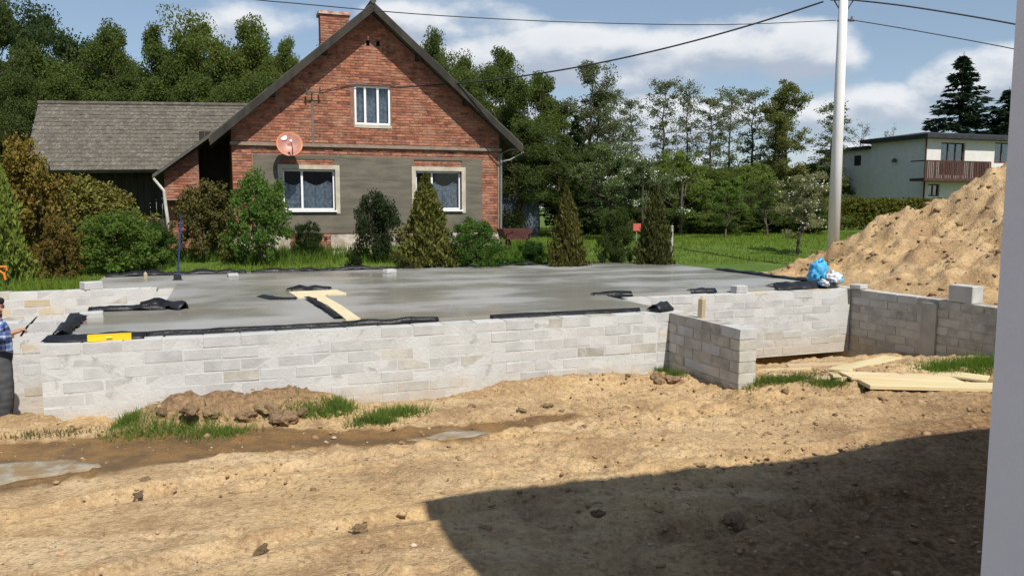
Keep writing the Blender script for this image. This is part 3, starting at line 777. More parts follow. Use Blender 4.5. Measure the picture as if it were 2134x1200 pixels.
# plaster patch with the old service bracket left of the gable window
pb = hs(650, 205); b = MB()
b.box(pb[0] - .03, pb[0] + .035, -.014, .02, ZB + .04, pb[1]); b.build('plaster_chase', RENDER, house)
b = MB().tube([(pb[0] - .2, -.16, pb[1] + .1), (pb[0] + .25, -.16, pb[1] + .16)], .016).tube([(pb[0], .03, pb[1] + .12), (pb[0], -.18, pb[1] + .12)], .018).tube([(pb[0] + .2, -.16, pb[1] + .1), (pb[0] + .2, -.16, pb[1] + .28)], [.03, .022]).tube([(pb[0] - .15, -.16, pb[1] + .05), (pb[0] - .15, -.16, pb[1] + .24)], [.03, .022])
b.build('service_bracket', mat('iron', (.06, .055, .05), (.10, .075, .055), .7, 8), house)

def window(parent, s0, s1, z0, z1, posts, surround=.12, yset=.11, fr=.055, sheer='folds', seed=0):
    wn = MB()
    wn.box(s0, s1, yset, yset + .06, z0, z0 + fr).box(s0, s1, yset, yset + .06, z1 - fr, z1)
    xs = [s0] + posts + [s1 - fr]
    for x in xs: wn.box(x, x + fr, yset - .004, yset + .056, z0 + fr, z1 - fr)
    w = wn.build('window', WHITE, parent)
    for i in range(len(xs) - 1):
        MB().box(xs[i] + fr, xs[i + 1], yset + .028, yset + .034, z0 + fr, z1 - fr).build('pane', GLASS, w)
    if surround:
        b = MB(); g_ = surround
        b.box(s0 - g_, s0, -.035, .1, z0 - .10, z1 + g_).box(s1, s1 + g_, -.035, .1, z0 - .10, z1 + g_).box(s0, s1, -.034, .1, z1, z1 + g_)
        b.build('surround', TRIM, w)
        MB().box(s0 - .03, s1 + .03, -.085, .11, z0 - .05, z0 - .005).build('sill', WHITE, w)
    # room behind and curtains
    MB().box(s0 - .1, s1 + .1, yset + .7, yset + .72, z0 - .1, z1 + .1).box(s0 - .12, s0 - .1, yset + .26, yset + .72, z0 - .1, z1 + .1).box(s1 + .1, s1 + .12, yset + .26, yset + .72, z0 - .1, z1 + .1).build('room', INSIDE, w)
    rr = random.Random(seed); n = 60; vs = []; fs = []
    zt = z1 - fr if sheer == 'full' else z0 + (z1 - z0) * .74
    for i in range(n + 1):
        x = s0 + (s1 - s0) * i / n; y = yset + .13 + .022 * math.sin(i * 1.1) + .01 * rr.random()
        zlo = z0 + .02; zhi = zt - (0 if sheer == 'full' else .14 * abs(math.sin(i / n * math.pi * 2.3)))
        vs += [(x, y, zlo), (x, y, zhi)]
    for i in range(n): fs.append((2 * i, 2 * i + 2, 2 * i + 3, 2 * i + 1))
    MB().add(vs, fs).build('curtain', CURTAIN, w)
    return w
window(house, OPEN[0][0], OPEN[0][1], OPEN[0][2], OPEN[0][3], [OPEN[0][0] + .5], seed=1)
window(house, OPEN[1][0], OPEN[1][1], OPEN[1][2], OPEN[1][3], [OPEN[1][0] + .48], seed=2)
g3 = OPEN[2]; window(house, g3[0], g3[1], g3[2], g3[3], [g3[0] + (g3[1] - g3[0]) * .27, g3[0] + (g3[1] - g3[0]) * .62], 0, .07, .06, 'full', 3)
b = MB(); q = OPEN[3]; b.box(q[0], q[1], .30, .32, q[2], q[3]); b.build('cellar_hatch', INSIDE, house)
b = MB()
for i in range(4): x = q[0] + .06 + i * (q[1] - q[0] - .1) / 3; b.tube([(x, .12, q[2]), (x, .12, q[3])], .008, 6)
b.build('cellar_grille', DARKWOOD, house)
for qv in VENT: MB().box(qv[0], qv[1], .2, .22, qv[2], qv[3]).build('vent', INSIDE, house)
MB().box(2.55, 5.2, -.55, -.05, .86, 1.0).build('door_step', mat('step', (.42, .34, .27), (.34, .27, .2), .9, 6), house)
# roof
def roof_slab(name, pa, pb_, y0, y1, th=RT):
    b = MB(); (x0, z0), (x1, z1) = pa, pb_
    b.prism([Vector((x0, y0, z0)), Vector((x1, y0, z1)), Vector((x1, y0, z1 - th)), Vector((x0, y0, z0 - th))], (0, y1 - y0, 0))
    return b.build(name, ROOF, house)
rfl = roof_slab('roof', (sl_, zl_), (sa, za), -.5, HL + .5)
rfr = roof_slab('roof', (sa + .002, za), (sr_, zr_), -.5, HL + .5)
for pa, pb_ in (((sl_ + .02, zl_ + .02 - .03), (sa - .01, za - .03)), ((sa + .02, za - .03), (sr_ - .02, zr_ - .03))):
    (x0, z0), (x1, z1) = pa, pb_
    MB().prism([Vector((x0, -.53, z0)), Vector((x1, -.53, z1)), Vector((x1, -.53, z1 - .24)), Vector((x0, -.53, z0 - .24))], (0, .028, 0)).build('bargeboard', DARKWOOD, house)
MB().tube([(sa, -.54, za + .02), (sa, HL + .5, za + .02)], .075, 8).build('ridge_cap', ROOF, house)
for frac in (.30, .62):                                              # purlin ends under the verge
    for s_, e_ in ((sa, sl_), (sa, sr_)):
        x = s_ + (e_ - s_) * frac; zq = roof_under(x)
        MB().box(x - .06, x + .06, -.46, .0, zq - .13, zq + .0).build('purlin', DARKWOOD, house)
MB().box(HW - .06, HW + .035, -.02, .02, 1.2, ZB - .1).build('corner_strip', BAND, house)
b = MB().tube([(HW + .02, -.06, 1.0), (HW + .03, -.06, ZB - .1), (HW + .32, -.1, ZB + .02), (sr_ - .04, -.3, zr_ - .12)], .035, 8); b.build('downpipe', mat('zinc', (.20, .20, .195), (.15, .15, .145), .5, 5), house)
b = MB().tube([(HW + .2, -.25, ZB - .32), (HW + .6, -.45, ZB - .08)], .018, 6).tube([(HW + .02, 0, ZB - .35), (HW + .25, -.28, ZB - .3)], .022, 6); b.build('antenna_arm', mat('alu', (.4, .4, .4), None, .4), house)
# chimney
c1 = hs(667, 30, 4); c2 = hs(728, 70, 4)
ch = MB().box(c1[0] + .012, c2[0] - .012, 4.012, 4.6, 5.5, c1[1] + .02).build('chimney', JOINT, house)
MB().box(c1[0] - .05, c2[0] + .05, 3.95, 4.66, c1[1] + .02, c1[1] + .12).build('chimney_cap', mat('cap', (.36, .17, .12), (.5, .42, .36), .9, 6), ch)
it2 = []; zc = 5.7; rw = 0
while zc < c1[1]:
    x = c1[0] + (0 if rw % 2 == 0 else -.128)
    while x < c2[0] - .05:
        x0 = max(x, c1[0]); x1 = min(x + .244, c2[0])
        if x1 - x0 > .2: it2.append((r_.randrange(4), Matrix.Translation(((x0 + x1) / 2, 4.025, zc))))
        elif x1 - x0 > .09: it2.append((4 + r_.randrange(3), Matrix.Translation((x0 + .058 if x0 > c1[0] - .01 and x1 < c2[0] else x1 - .058, 4.025, zc))))
        x += .256
    for j in range(2): it2.append((r_.randrange(4), Matrix.Translation((c2[0] - .025, 4.18 + j * .26, zc)) @ Matrix.Rotation(math.pi / 2, 4, 'Z')))
    zc += .0765; rw += 1
place_pieces('brick', ch, bricks + halfb, it2, BRICK)
# lean-to at the left, set back
eA = hs(452, 268, 1.6); eB = hs(317, 364, 1.6)
rl = MB().prism([Vector((eB[0], 1.6, eB[1])), Vector((eA[0], 1.6, eA[1])), Vector((eA[0], 1.6, eA[1] - .10)), Vector((eB[0], 1.6, eB[1] - .10))], (0, HL - 1.6, 0)).build('lean_to_roof', ROOF, house)
lm = (eA[1] - eB[1]) / (eA[0] - eB[0])
def lean_under(s): return eB[1] - .12 + lm * (s - eB[0])
la = hs(343, 400, 2.0)[0]; lb_ = hs(416, 400, 2.0)[0]
b = MB(); cells(la, lb_, HB0, lean_under, [], 2.014, 2.3, b); lw_ = b.build('lean_to_wall', JOINT, house)
it3 = []; zc = 1.0; rw = 0
while zc < 4.5:
    x = la if rw % 2 == 0 else la - .128
    while x < lb_ - .1:
        x0, x1 = x, x + .244
        if x0 >= la - .002 and x1 <= lb_ + .03 and zc + .033 < lean_under(x0): it3.append((r_.randrange(4), Matrix.Translation(((x0 + x1) / 2, 2.025 + r_.uniform(-.004, .004), zc))))
        elif x0 < la and zc + .033 < lean_under(la): it3.append((4 + r_.randrange(3), Matrix.Translation((la + .058, 2.025, zc))))
        x += .256
    zc += .0765; rw += 1
place_pieces('brick', lw_, bricks + halfb, it3, BRICK)
x = lb_ + .01
while x < -.02:
    wq = min(.17, -.02 - x)
    MB().box(x + .005, x + wq - .004, 3.2 + r_.uniform(0, .01), 3.24, HB0, 4.5).build('board', DARKWOOD, house); x += wq
MB().box(la, lb_ + .35, 1.55, 2.0, 2.42, 2.47).build('lean_to_ledge', mat('ledge', (.2, .17, .14), (.26, .22, .18), .9), house)
pp = [hs(320, 372, 1.55), hs(342, 398, 1.55), hs(345, 425, 1.55), hs(352, 475, 1.55)]
MB().tube([(a, 1.5, z_) for a, z_ in pp], [.035, .04, .045, .045], 8).build('rain_pipe', mat('pale_pipe', (.62, .60, .56), (.45, .42, .38), .6, 5), house)

# satellite dish on the gable
dz = hs(603, 303, -.45)
dish = thing('satellite_dish', 'round red-orange satellite dish fixed to the brick gable', 'satellite dish', H0 + U * dz[0] + V_ * (-.45) + Vector((0, 0, dz[1])), TH)
Md = Matrix.Rotation(rad(70), 4, 'X') @ Matrix.Rotation(rad(12), 4, 'Z')
prof = [(.001, 0)] + [(.33 * t, .075 * t * t) for t in (.2, .4, .6, .8, .93, 1)]
DISH = mat('dish_red', (.36, .15, .12), (.44, .22, .17), .4, 4)
o = MB().lathe(prof, 32, Md).build('reflector', DISH, dish, True); sm = o.modifiers.new('t', 'SOLIDIFY'); sm.thickness = .008
MB().lathe([(.325, .07), (.345, .07), (.345, .09), (.325, .088), (.325, .07)], 32, Md).build('rim', mat('dish_rim', (.72, .24, .06), (.62, .18, .05), .45, 6), dish, True)
pat = MB(); pat.lathe([(.05 * t + .001, .01 + .001 * t) for t in (0, 1)], 12, Md @ Matrix.Translation((-.14, .2, .045)))
MB().lathe([(.001, .052), (.09, .052), (.09, .06), (.001, .06)], 12, Md @ Matrix.Translation((-.10, .23, 0))).build('sticker', mat('pale_sticker', (.75, .70, .62), None, .6), dish)
MB().tube([Md @ Vector((0, -.32, .06)), Md @ Vector((0, -.22, .33)), Md @ Vector((0, -.05, .38))], .013, 6).build('feed_arm', MATS['iron'], dish)
MB().lathe([(.02, -.04), (.035, 0), (.03, .05), (.001, .05)], 10, Md @ Matrix.Translation((0, -.05, .36))).build('feed_horn', WHITE, dish)
MB().tube([Md @ Vector((0, 0, .0)), (0, .25, -.02), (0, .45, -.02)], .022, 8).build('bracket', MATS['iron'], dish)

# ------------------------------------------------------------------ barn behind the house
El, Er, Rl, Rr = atd(48, 356, 27), atd(440, 353, 28.6), atd(80, 216, 30.0), atd(520, 221, 31.8)
barn = thing('barn', 'old dark timber barn with weathered grey tiled roof', 'barn', Vector((El.x, El.y, 0)))
O_ = Vector((El.x, El.y, 0)); q = [p - O_ for p in (El, Er, Rl, Rr)]
nrm = (q[1] - q[0]).cross(q[2] - q[0]).normalized()
TILE = mat('roof_tile', (.135, .120, .098), (.092, .081, .065), .92, 5.5, bump=.008, vary=.13, island=True, c3=(.20, .18, .15), s3=6, smear=(.075, .066, .052), sm_scale=2.6, sm_amt=.6, sm_lo=.46, sm_hi=.66)
deck = MB().prism([q[0], q[1], q[3], q[2]], -nrm * .12).build('roof', ROOF, barn)
bk = (q[2] - q[0]); back = Vector((bk.x, bk.y, -bk.z)) * 1.0
MB().prism([q[2] + Vector((0, .01, 0)), q[3] + Vector((0, .01, 0)), q[3] + back, q[2] + back], -Vector((0, .7, .7)) * .12).build('roof', ROOF, barn)
tiles = [chamfer_box(.335, .31, .016, .004, .004, 90 + i) for i in range(4)]
items = []; NC, NR = 46, 17
ev = (q[2] - q[0]).normalized()
for j in range(NR):
    for i in range(-1, NC):
        a = (i + .5 + (.5 if j % 2 else 0)) / NC; b2 = (j + .5) / NR
        if a < .005 or a > .995: continue
        P = (q[0].lerp(q[1], a)).lerp(q[2].lerp(q[3], a), b2)
        ex = (q[1].lerp(q[3], b2) - q[0].lerp(q[2], b2)); wd = ex.length / NC; ex.normalize()
        ey = nrm.cross(ex).normalized()
        sy = (q[2].lerp(q[3], a) - q[0].lerp(q[1], a)).length / NR
        M = Matrix((ex, ey, nrm)).transposed().to_4x4(); M.translation = P + nrm * (.012 + r_.uniform(0, .006))
        M = M @ Matrix.Rotation(rad(-3.2) + r_.uniform(-.012, .012), 4, 'X') @ Matrix.Rotation(r_.uniform(-.012, .012), 4, 'Z') @ Matrix.Diagonal((wd * .985 / .335, sy * 1.12 / .31, 1, 1))
        items.append((r_.randrange(4), M))
r_.shuffle(items)
place_pieces('tile', deck, tiles, items, TILE)
MB().tube([q[2] + nrm * .02, q[3] + nrm * .02], .09, 8).build('ridge_cap', TILE, barn)
L = (q[1] - q[0]); n = int(L.length / .2); ld = L.normalized(); inw = Vector((-ld.y, ld.x, 0))
for i in range(n):
    a = q[0] + inw * 1.3 + L * ((i + .03) / n); c_ = q[0] + inw * 1.3 + L * ((i + .97) / n); zt = q[0].z + .55
    MB().prism([Vector((a.x, a.y, .6)), Vector((c_.x, c_.y, .6)), Vector((c_.x, c_.y, zt)), Vector((a.x, a.y, zt))], inw * .03).build('board', DARKWOOD, barn)
gl_ = q[0] + inw * 1.33 + ld * .25; gb = q[2] + back + ld * .25
MB().prism([Vector((gl_.x, gl_.y, .6)), Vector((gl_.x, gl_.y, q[0].z + .5)), q[2] + ld * .25 - Vector((0, 0, .3)), Vector((gb.x, gb.y, q[0].z + .1)), Vector((gb.x, gb.y, .6))], ld * .05).build('gable_wall', DARKWOOD, barn)
MB().tube([Vector((q[0].x + .4, q[0].y + .3, .6)), Vector((q[0].x + .4, q[0].y + .3, q[0].z - .05))], .08, 6).build('post', DARKWOOD, barn)

# ------------------------------------------------------------------ pale house far right
pc = atd(1925, 400, 48); pc.z = 0
def hr(px, py, vh=0.0): return hs(px, py, vh, pc)
far_house = thing('flat_roofed_house', 'pale two-storey house with dark flat roof and brown balcony', 'house', pc, TH)
STUCCO = mat('stucco', (.66, .635, .60), (.61, .59, .555), .9, 3, bump=.004)
BROWN = mat('brown_metal', (.07, .032, .025), (.09, .042, .034), .6, 5)
SLATE = mat('dark_roof', (.022, .024, .028), (.038, .040, .045), .7, 4)
zr = hr(1925, 288)[1]
d1 = hr(1962, 297); d2 = hr(2008, 366); e1 = hr(2074, 297); e2 = hr(2106, 341); f1 = hr(1935, 384); f2 = hr(1957, 409)
ops = [(d1[0], d2[0], d2[1], d1[1]), (e1[0], e2[0], e2[1], e1[1]), (f1[0], f2[0], f2[1], f1[1])]
b = MB(); cells(0, 12, .3, lambda s: zr, ops, 0, .3, b); b.build('wall', STUCCO, far_house)
MB().box(0.003, .3, .302, 4.3, .3, zr).box(11.7, 11.99, .302, 4.3, .3, zr).box(.3, 11.7, 4.0, 4.3, .3, zr).build('side_wall', STUCCO, far_house)
b = MB().box(-.45, 12.5, -.5, 4.8, zr, zr + .22); b.prism([Vector((-.45, -.5, zr + .22)), Vector((12.5, -.5, zr + .22)), Vector((10, 2.1, zr + .6)), Vector((2.2, 2.1, zr + .6))], (0, 0, .02))
b.prism([Vector((-.45, -.5, zr + .221)), Vector((2.2, 2.1, zr + .601)), Vector((-.45, 4.8, zr + .221))], (0, 0, .02)); b.build('roof', SLATE, far_house)
za2 = hr(1790, 312, 5)[1]
MB().box(.06, 9, 4.32, 8.6, .3, za2).build('annex_wall', STUCCO, far_house)
MB().box(-.35, 9.4, 4.31, 9.0, za2, za2 + .2).build('annex_roof', SLATE, far_house)
MB().box(.02, .1, 5.2, 5.75, za2 - 1.0, za2 - .35).build('annex_window', INSIDE, far_house)
MB().box(.02, .1, 5.2, 5.75, za2 - 4.1, za2 - 3.3).build('annex_window', INSIDE, far_house)
for k_, o in enumerate(ops):
    w = MB(); nn = 3 if k_ == 0 else 2
    w.box(o[0], o[1], .1, .16, o[2], o[2] + .07).box(o[0], o[1], .1, .16, o[3] - .07, o[3])
    for i in range(nn + 1): x = o[0] + (o[1] - o[0] - .07) * i / nn; w.box(x, x + .07, .095, .155, o[2] + .07, o[3] - .07)
    wo = w.build('window', BROWN, far_house)
    MB().box(o[0], o[1], .125, .13, o[2], o[3]).build('pane', GLASS, wo); MB().box(o[0] - .05, o[1] + .05, .31, .33, o[2], o[3]).build('room', INSIDE, wo)
g1 = hr(1927, 371, -1.1); g2 = hr(2066, 337, -1.1)
bal = MB().box(g1[0], g2[0], -1.1, -.01, g1[1] - .16, g1[1]).build('balcony', BROWN, far_house)
MB().box(g1[0], g2[0], -1.1, -1.05, g2[1] - .07, g2[1]).box(g1[0], g1[0] + .05, -1.05, -.02, g2[1] - .07, g2[1]).box(g2[0] - .05, g2[0], -1.05, -.02, g2[1] - .07, g2[1]).build('handrail', BROWN, bal)
n = 38
for i in range(n + 1):
    x = g1[0] + (g2[0] - g1[0] - .06) * i / n
    MB().box(x, x + (.085 if i % 5 else .12), -1.09, -1.06, g1[1], g2[1] - .07).build('baluster', BROWN, bal)
MB().box(g2[0] - 1.3, g2[0] - .1, -1.05, -1.03, g1[1] + .05, g2[1] - .1).build('screen', BROWN, bal)
lh = MB().tube([(0, 0, 0), (0, 0, .22)], [.16, .10], 10); lo_ = lh.build('wall_lamp', MATS['iron'], far_house, loc=(-.16, 2.2, hr(1820, 337, 2.2)[1]), rot=(0, 0, 0))
MB().tube([(-.05, -.06, .3), (-.05, -.06, zr)], .05, 6).build('downpipe', BROWN, far_house)

# ------------------------------------------------------------------ grey house beside the camera (casts the shadow on the plot)
gh = thing('grey_house', 'smooth grey rendered house corner close by at the right edge', 'house', W(3.80, -7.925), TH)
GREY = mat('grey_render', (.74, .76, .81), (.70, .72, .77), .85, 1.5, bump=.002, bscale=120)
GH = 5.45
ops = [(1.6, 2.9, 1.2, 2.5), (4.6, 5.6, .2, 2.4)]
b = MB(); cells(0, 9.5, -.4, lambda s: GH, ops, 0, .35, b); b.build('wall', GREY, gh)
MB().box(.003, .35, -11, -.002, -.4, GH).box(9.15, 9.497, -11, -.002, -.4, GH).box(.35, 9.15, -11, -10.65, -.4, GH).build('side_wall', GREY, gh)
# the body stands behind its front, which looks at the plot
gh.location = W(3.80, -7.925 - .35)
MB().box(.1, 9.4, -10.9, .3, GH - .02, GH + .05).build('roof', SLATE, gh)
for o in ops:
    w = MB().box(o[0], o[1], .2, .26, o[2], o[2] + .07).box(o[0], o[1], .2, .26, o[3] - .07, o[3]).box(o[0], o[0] + .07, .2, .26, o[2] + .07, o[3] - .07).box(o[1] - .07, o[1], .2, .26, o[2] + .07, o[3] - .07)
    wo = w.build('window', WHITE, gh); MB().box(o[0], o[1], .225, .23, o[2], o[3]).build('pane', GLASS, wo); MB().box(o[0] - .05, o[1] + .05, -.05, -.03, o[2], o[3]).build('room', INSIDE, wo)

# ------------------------------------------------------------------ utility pole and wires
pb0 = atd(1736, 520, 20); gp = gz_at(pb0)
pole = thing('utility_pole', 'tall round whitish concrete power pole behind the soil heap', 'utility pole', (pb0.x, pb0.y, gp - .1))
PC = mat('pole_concrete', (.80, .80, .79), (.72, .72, .71), .75, 4, (1, 1, .25), .003)
MB().tube([(0, 0, 0), (0, 0, 4.5), (0, 0, 9.4)], [.152, .122, .09], 20).build('shaft', PC, pole, True)
def pz(px, py): P = atd(px, py, 20); return P
CER = mat('insulator', (.25, .22, .2), (.12, .1, .09), .25, 4)
t1 = pz(1744, 44); b = MB().tube([(-.13, -.02, t1.z - gp + .1), (.28, -.02, t1.z - gp + .1)], .022, 8); b.build('wire_hook', MATS['iron'], pole)
b = MB().tube([(.22, -.02, t1.z - gp + .08), (.22, -.02, t1.z - gp + .2)], [.04, .03], 8); b.build('insulator', CER, pole)
t2 = pz(1745, 2); b = MB().tube([(-.32, -.02, t2.z - gp + .12), (.36, -.02, t2.z - gp + .12)], .028, 8)
b.tube([(-.22, 0, t2.z - gp + .1), (-.05, 0, t2.z - gp - .16)], .016, 6).tube([(.24, 0, t2.z - gp + .1), (.05, 0, t2.z - gp - .2)], .016, 6); b.build('crossarm', MATS['iron'], pole)
WIRE = mat('wire', (.03, .03, .032), None, .6)
def wire(label, pts, r):
    out = []
    for i in range(len(pts) - 1):
        p0 = pts[max(i - 1, 0)]; p1, p2 = pts[i], pts[i + 1]; p3 = pts[min(i + 2, len(pts) - 1)]
        for k_ in range(8):
            t = k_ / 8; out.append(.5 * ((2 * p1) + (p2 - p0) * t + (2 * p0 - 5 * p1 + 4 * p2 - p3) * t * t + (3 * p1 - p0 - 3 * p2 + p3) * t ** 3))
    out.append(pts[-1])
    tag(MB().tube(out, r, 6).build('overhead_wire', WIRE), label, 'wire', 'power lines on the pole')
gq = hs(903, 178, -.06); Pg = H0 + U * gq[0] + V_ * -.06 + Vector((0, 0, gq[1]))
A_ = atd(1716, 4, 20)
def sagline(a, b, sag, n=9): return [a.lerp(b, i / n) - Vector((0, 0, 4 * sag * (i / n) * (1 - i / n))) for i in range(n + 1)]
wire('thick service cable sloping from pole down to the gable', sagline(A_, Pg, .35), .022)
wire('long thin wire crossing the sky above the house roof', [atd(px, py, d) for px, py, d in ((1742, 43, 20), (1500, 52, 19), (1200, 47, 17.8), (900, 32, 16.4), (620, 8, 15), (510, -3, 14.5), (200, -45, 13), (-300, -140, 11))], .010)
wire('thick upper wire from the pole to the right', [atd(px, py, d) for px, py, d in ((1772, 0, 20), (1900, 15, 19.5), (2110, 50, 18.5), (2400, 110, 17), (2700, 160, 16))], .020)
wire('thin lower wire from the pole to the right', [atd(px, py, d) for px, py, d in ((1762, 40, 20), (1900, 63, 19.5), (2110, 102, 18.5), (2400, 165, 17), (2700, 230, 16))], .012)
b = MB().tube([(gq[0], -.02, gq[1]), ((w3[0] + gq[0]) / 2, -.012, gq[1] - .1), (w3[2], -.012, w3[1] + .02), (w3[0], -.012, w3[1] + .0), (pb[0] + .2, -.05, pb[1] + .2)], .011, 5); b.build('gable_cable', WIRE, house)

# ------------------------------------------------------------------ trees and shrubs
def leaf_quads(cent, size, rng, up=None, aspect=.6, droop=0.0):
    """one rhombic leaf face per centre, random direction (or biased along `up`)"""
    n = len(cent); d = rng.normal(size=(n, 3))
    if up is not None: d = d * .55 + up
    d[:, 2] -= droop
    d /= np.linalg.norm(d, axis=1)[:, None] + 1e-9
    e = rng.normal(size=(n, 3)); e -= (e * d).sum(1)[:, None] * d; e /= np.linalg.norm(e, axis=1)[:, None] + 1e-9
    s = (size * rng.uniform(.6, 1.35, n))[:, None]
    V = np.empty((n, 4, 3)); V[:, 0] = cent - d * s; V[:, 1] = cent + e * s * aspect; V[:, 2] = cent + d * s; V[:, 3] = cent - e * s * aspect
    return V.reshape(-1, 3), np.arange(4 * n).reshape(n, 4)

def wiggle(p0, p1, n, amp, r):
    out = []
    for i in range(n + 1):
        t = i / n; q = p0.lerp(p1, t)
        if 0 < i: q = q + Vector((r.uniform(-1, 1), r.uniform(-1, 1), r.uniform(-.5, .5))) * amp
        out.append(q)
    return out

def broadleaf(seed, H=10, Rr=3.0, base=.2, limbs=18, prof=lambda t: math.sin(math.pi * min(1, .15 + t * .85)) ** .7, clump=80, crad=.55, leaf=.13, rise=.6, trunk_r=.16, subs=4, forks=1, spread_gap=.0):
    r = random.Random(seed); rng = np.random.default_rng(seed); tb = MB(); cents = []
    tops = [Vector((r.uniform(-.4, .4), r.uniform(-.4, .4), H * .93))]
    for _ in range(forks - 1): tops.append(Vector((r.uniform(-1, 1) * Rr * .5, r.uniform(-1, 1) * Rr * .5, H * r.uniform(.75, .9))))
    trunks = []
    for k, tp in enumerate(tops):
        st = Vector((0, 0, -.3)) if k == 0 else Vector((0, 0, H * base * .6))
        pts = wiggle(st, tp, 9, .10 * H / 10, r); trunks.append(pts)
        tb.tube(pts, [trunk_r * (1 if k == 0 else .7) * (1 - .88 * i / 9) for i in range(10)], 7)
    for i in range(limbs):
        t = (i + r.random() * .7) / limbs; h = base + (1 - base) * t * .93
        pts = trunks[i % len(trunks)]; f = h / .93 * 9; j = min(int(f), 8); P = pts[j].lerp(pts[min(j + 1, 9)], f - j) if f < 9 else pts[9]
        an = i * 2.4 + r.uniform(-.5, .5); ln = Rr * prof(t) * r.uniform(.65, 1.12)
        dv = Vector((math.cos(an), math.sin(an), rise * r.uniform(.5, 1.3) * (1 - .4 * (1 - t)))).normalized()
        E = P + dv * ln; lp = wiggle(P, E, 4, .07 * ln, r)
        tb.tube(lp, [max(.012, trunk_r * .42 * (1 - .8 * q / 4) * (.5 + .5 * (1 - t))) for q in range(5)], 5)
        for s in range(subs):
            g = r.uniform(.35, 1.0); S = P.lerp(E, g) + Vector((r.gauss(0, 1), r.gauss(0, 1), r.gauss(.1, .8))) * (.20 * ln * (.5 + g * .6))
            tb.tube([P.lerp(E, g * .85), S], [.016, .006], 4); cents.append(S)
        cents.append(E)
    for k in range(5): cents.append(trunks[0][9] + Vector((r.gauss(0, .4), r.gauss(0, .4), r.uniform(-.6, .5))) * (Rr / 3))
    C = np.array([c[:] for c in cents]); keep = rng.random(len(C)) > spread_gap; C = C[keep]
    nl = np.maximum(4, rng.poisson(clump, len(C))); idx = np.repeat(np.arange(len(C)), nl)
    rad_ = (crad * rng.uniform(.55, 1.35, len(C)))[idx]
    off = rng.normal(size=(len(idx), 3)); off /= np.linalg.norm(off, axis=1)[:, None]; off *= (rng.random(len(idx)) ** .5)[:, None] * rad_[:, None] * np.array([1, 1, .7])
    V, F = leaf_quads(C[idx] + off, leaf, rng)
    return tb.mesh('trunk', True), mesh_np('crown', V, F), H, Rr

def shrub(seed, H=2.0, Rr=1.1, n_clump=60, clump=80, leaf=.055, crad=.2, stems=9, flat=.0):
    r = random.Random(seed); rng = np.random.default_rng(seed); tb = MB(); cents = []
    for i in range(stems):
        an = i * 2.4; rr = Rr * r.uniform(.2, .8); E = Vector((math.cos(an) * rr, math.sin(an) * rr, H * r.uniform(.55, .95)))
        tb.tube(wiggle(Vector((math.cos(an) * .1, math.sin(an) * .1, -.1)), E, 4, .05, r), [.03, .024, .018, .012, .006], 5)
    for i in range(n_clump):
        an = r.uniform(0, 6.28); h = r.random() ** .8; w = Rr * math.sqrt(max(.05, 1 - (max(h - .35, 0) / .68) ** 2)) * (1 - flat * h)
        rr = w * math.sqrt(r.random()) * r.uniform(.8, 1.12)
        cents.append((math.cos(an) * rr, math.sin(an) * rr, .08 + h * H * r.uniform(.85, 1.05)))
    C = np.array(cents); idx = np.repeat(np.arange(len(C)), clump)
    off = rng.normal(size=(len(idx), 3)); off /= np.linalg.norm(off, axis=1)[:, None]; off *= (rng.random(len(idx)) ** .45)[:, None] * crad * rng.uniform(.6, 1.4, len(C))[idx][:, None]
    V, F = leaf_quads(C[idx] + off, leaf, rng)
    V[:, 2] = np.maximum(V[:, 2], .0)
    return tb.mesh('stem', True), mesh_np('crown', V, F), H, Rr

def thuja(seed, H=2.0, Rr=.6, n=9000, leaf=.055, tip=1.0):
    r = random.Random(seed); rng = np.random.default_rng(seed)
    t = rng.random(n) ** 1.25; an = rng.uniform(0, 2 * math.pi, n)
    lump = 1 + .20 * np.sin(an * 3 + t * 9 + seed) + .16 * np.sin(an * 5 - t * 17) + .14 * np.sin(an * 9 + t * 31)
    w = Rr * (1 - t ** (1.15 * tip)) ** .85 * lump * (.80 + .2 * np.minimum(1, t * 9)); w = w * rng.uniform(.40, 1.12, n) ** .5 * np.where(rng.random(n) < .04, 1.18, 1)
    C = np.stack([np.cos(an) * w, np.sin(an) * w, .03 + t * H], 1)
    up = np.stack([np.cos(an) * .45, np.sin(an) * .45, np.full(n, 1.0)], 1)
    V, F = leaf_quads(C, leaf, rng, up, .38)
    V[:, 2] = np.maximum(V[:, 2], .0)
    tb = MB().tube([(0, 0, -.2), (0, 0, H * .5), (0, 0, H * .93)], [.06, .035, .008], 6)
    return tb.mesh('trunk', True), mesh_np('crown', V, F), H, Rr

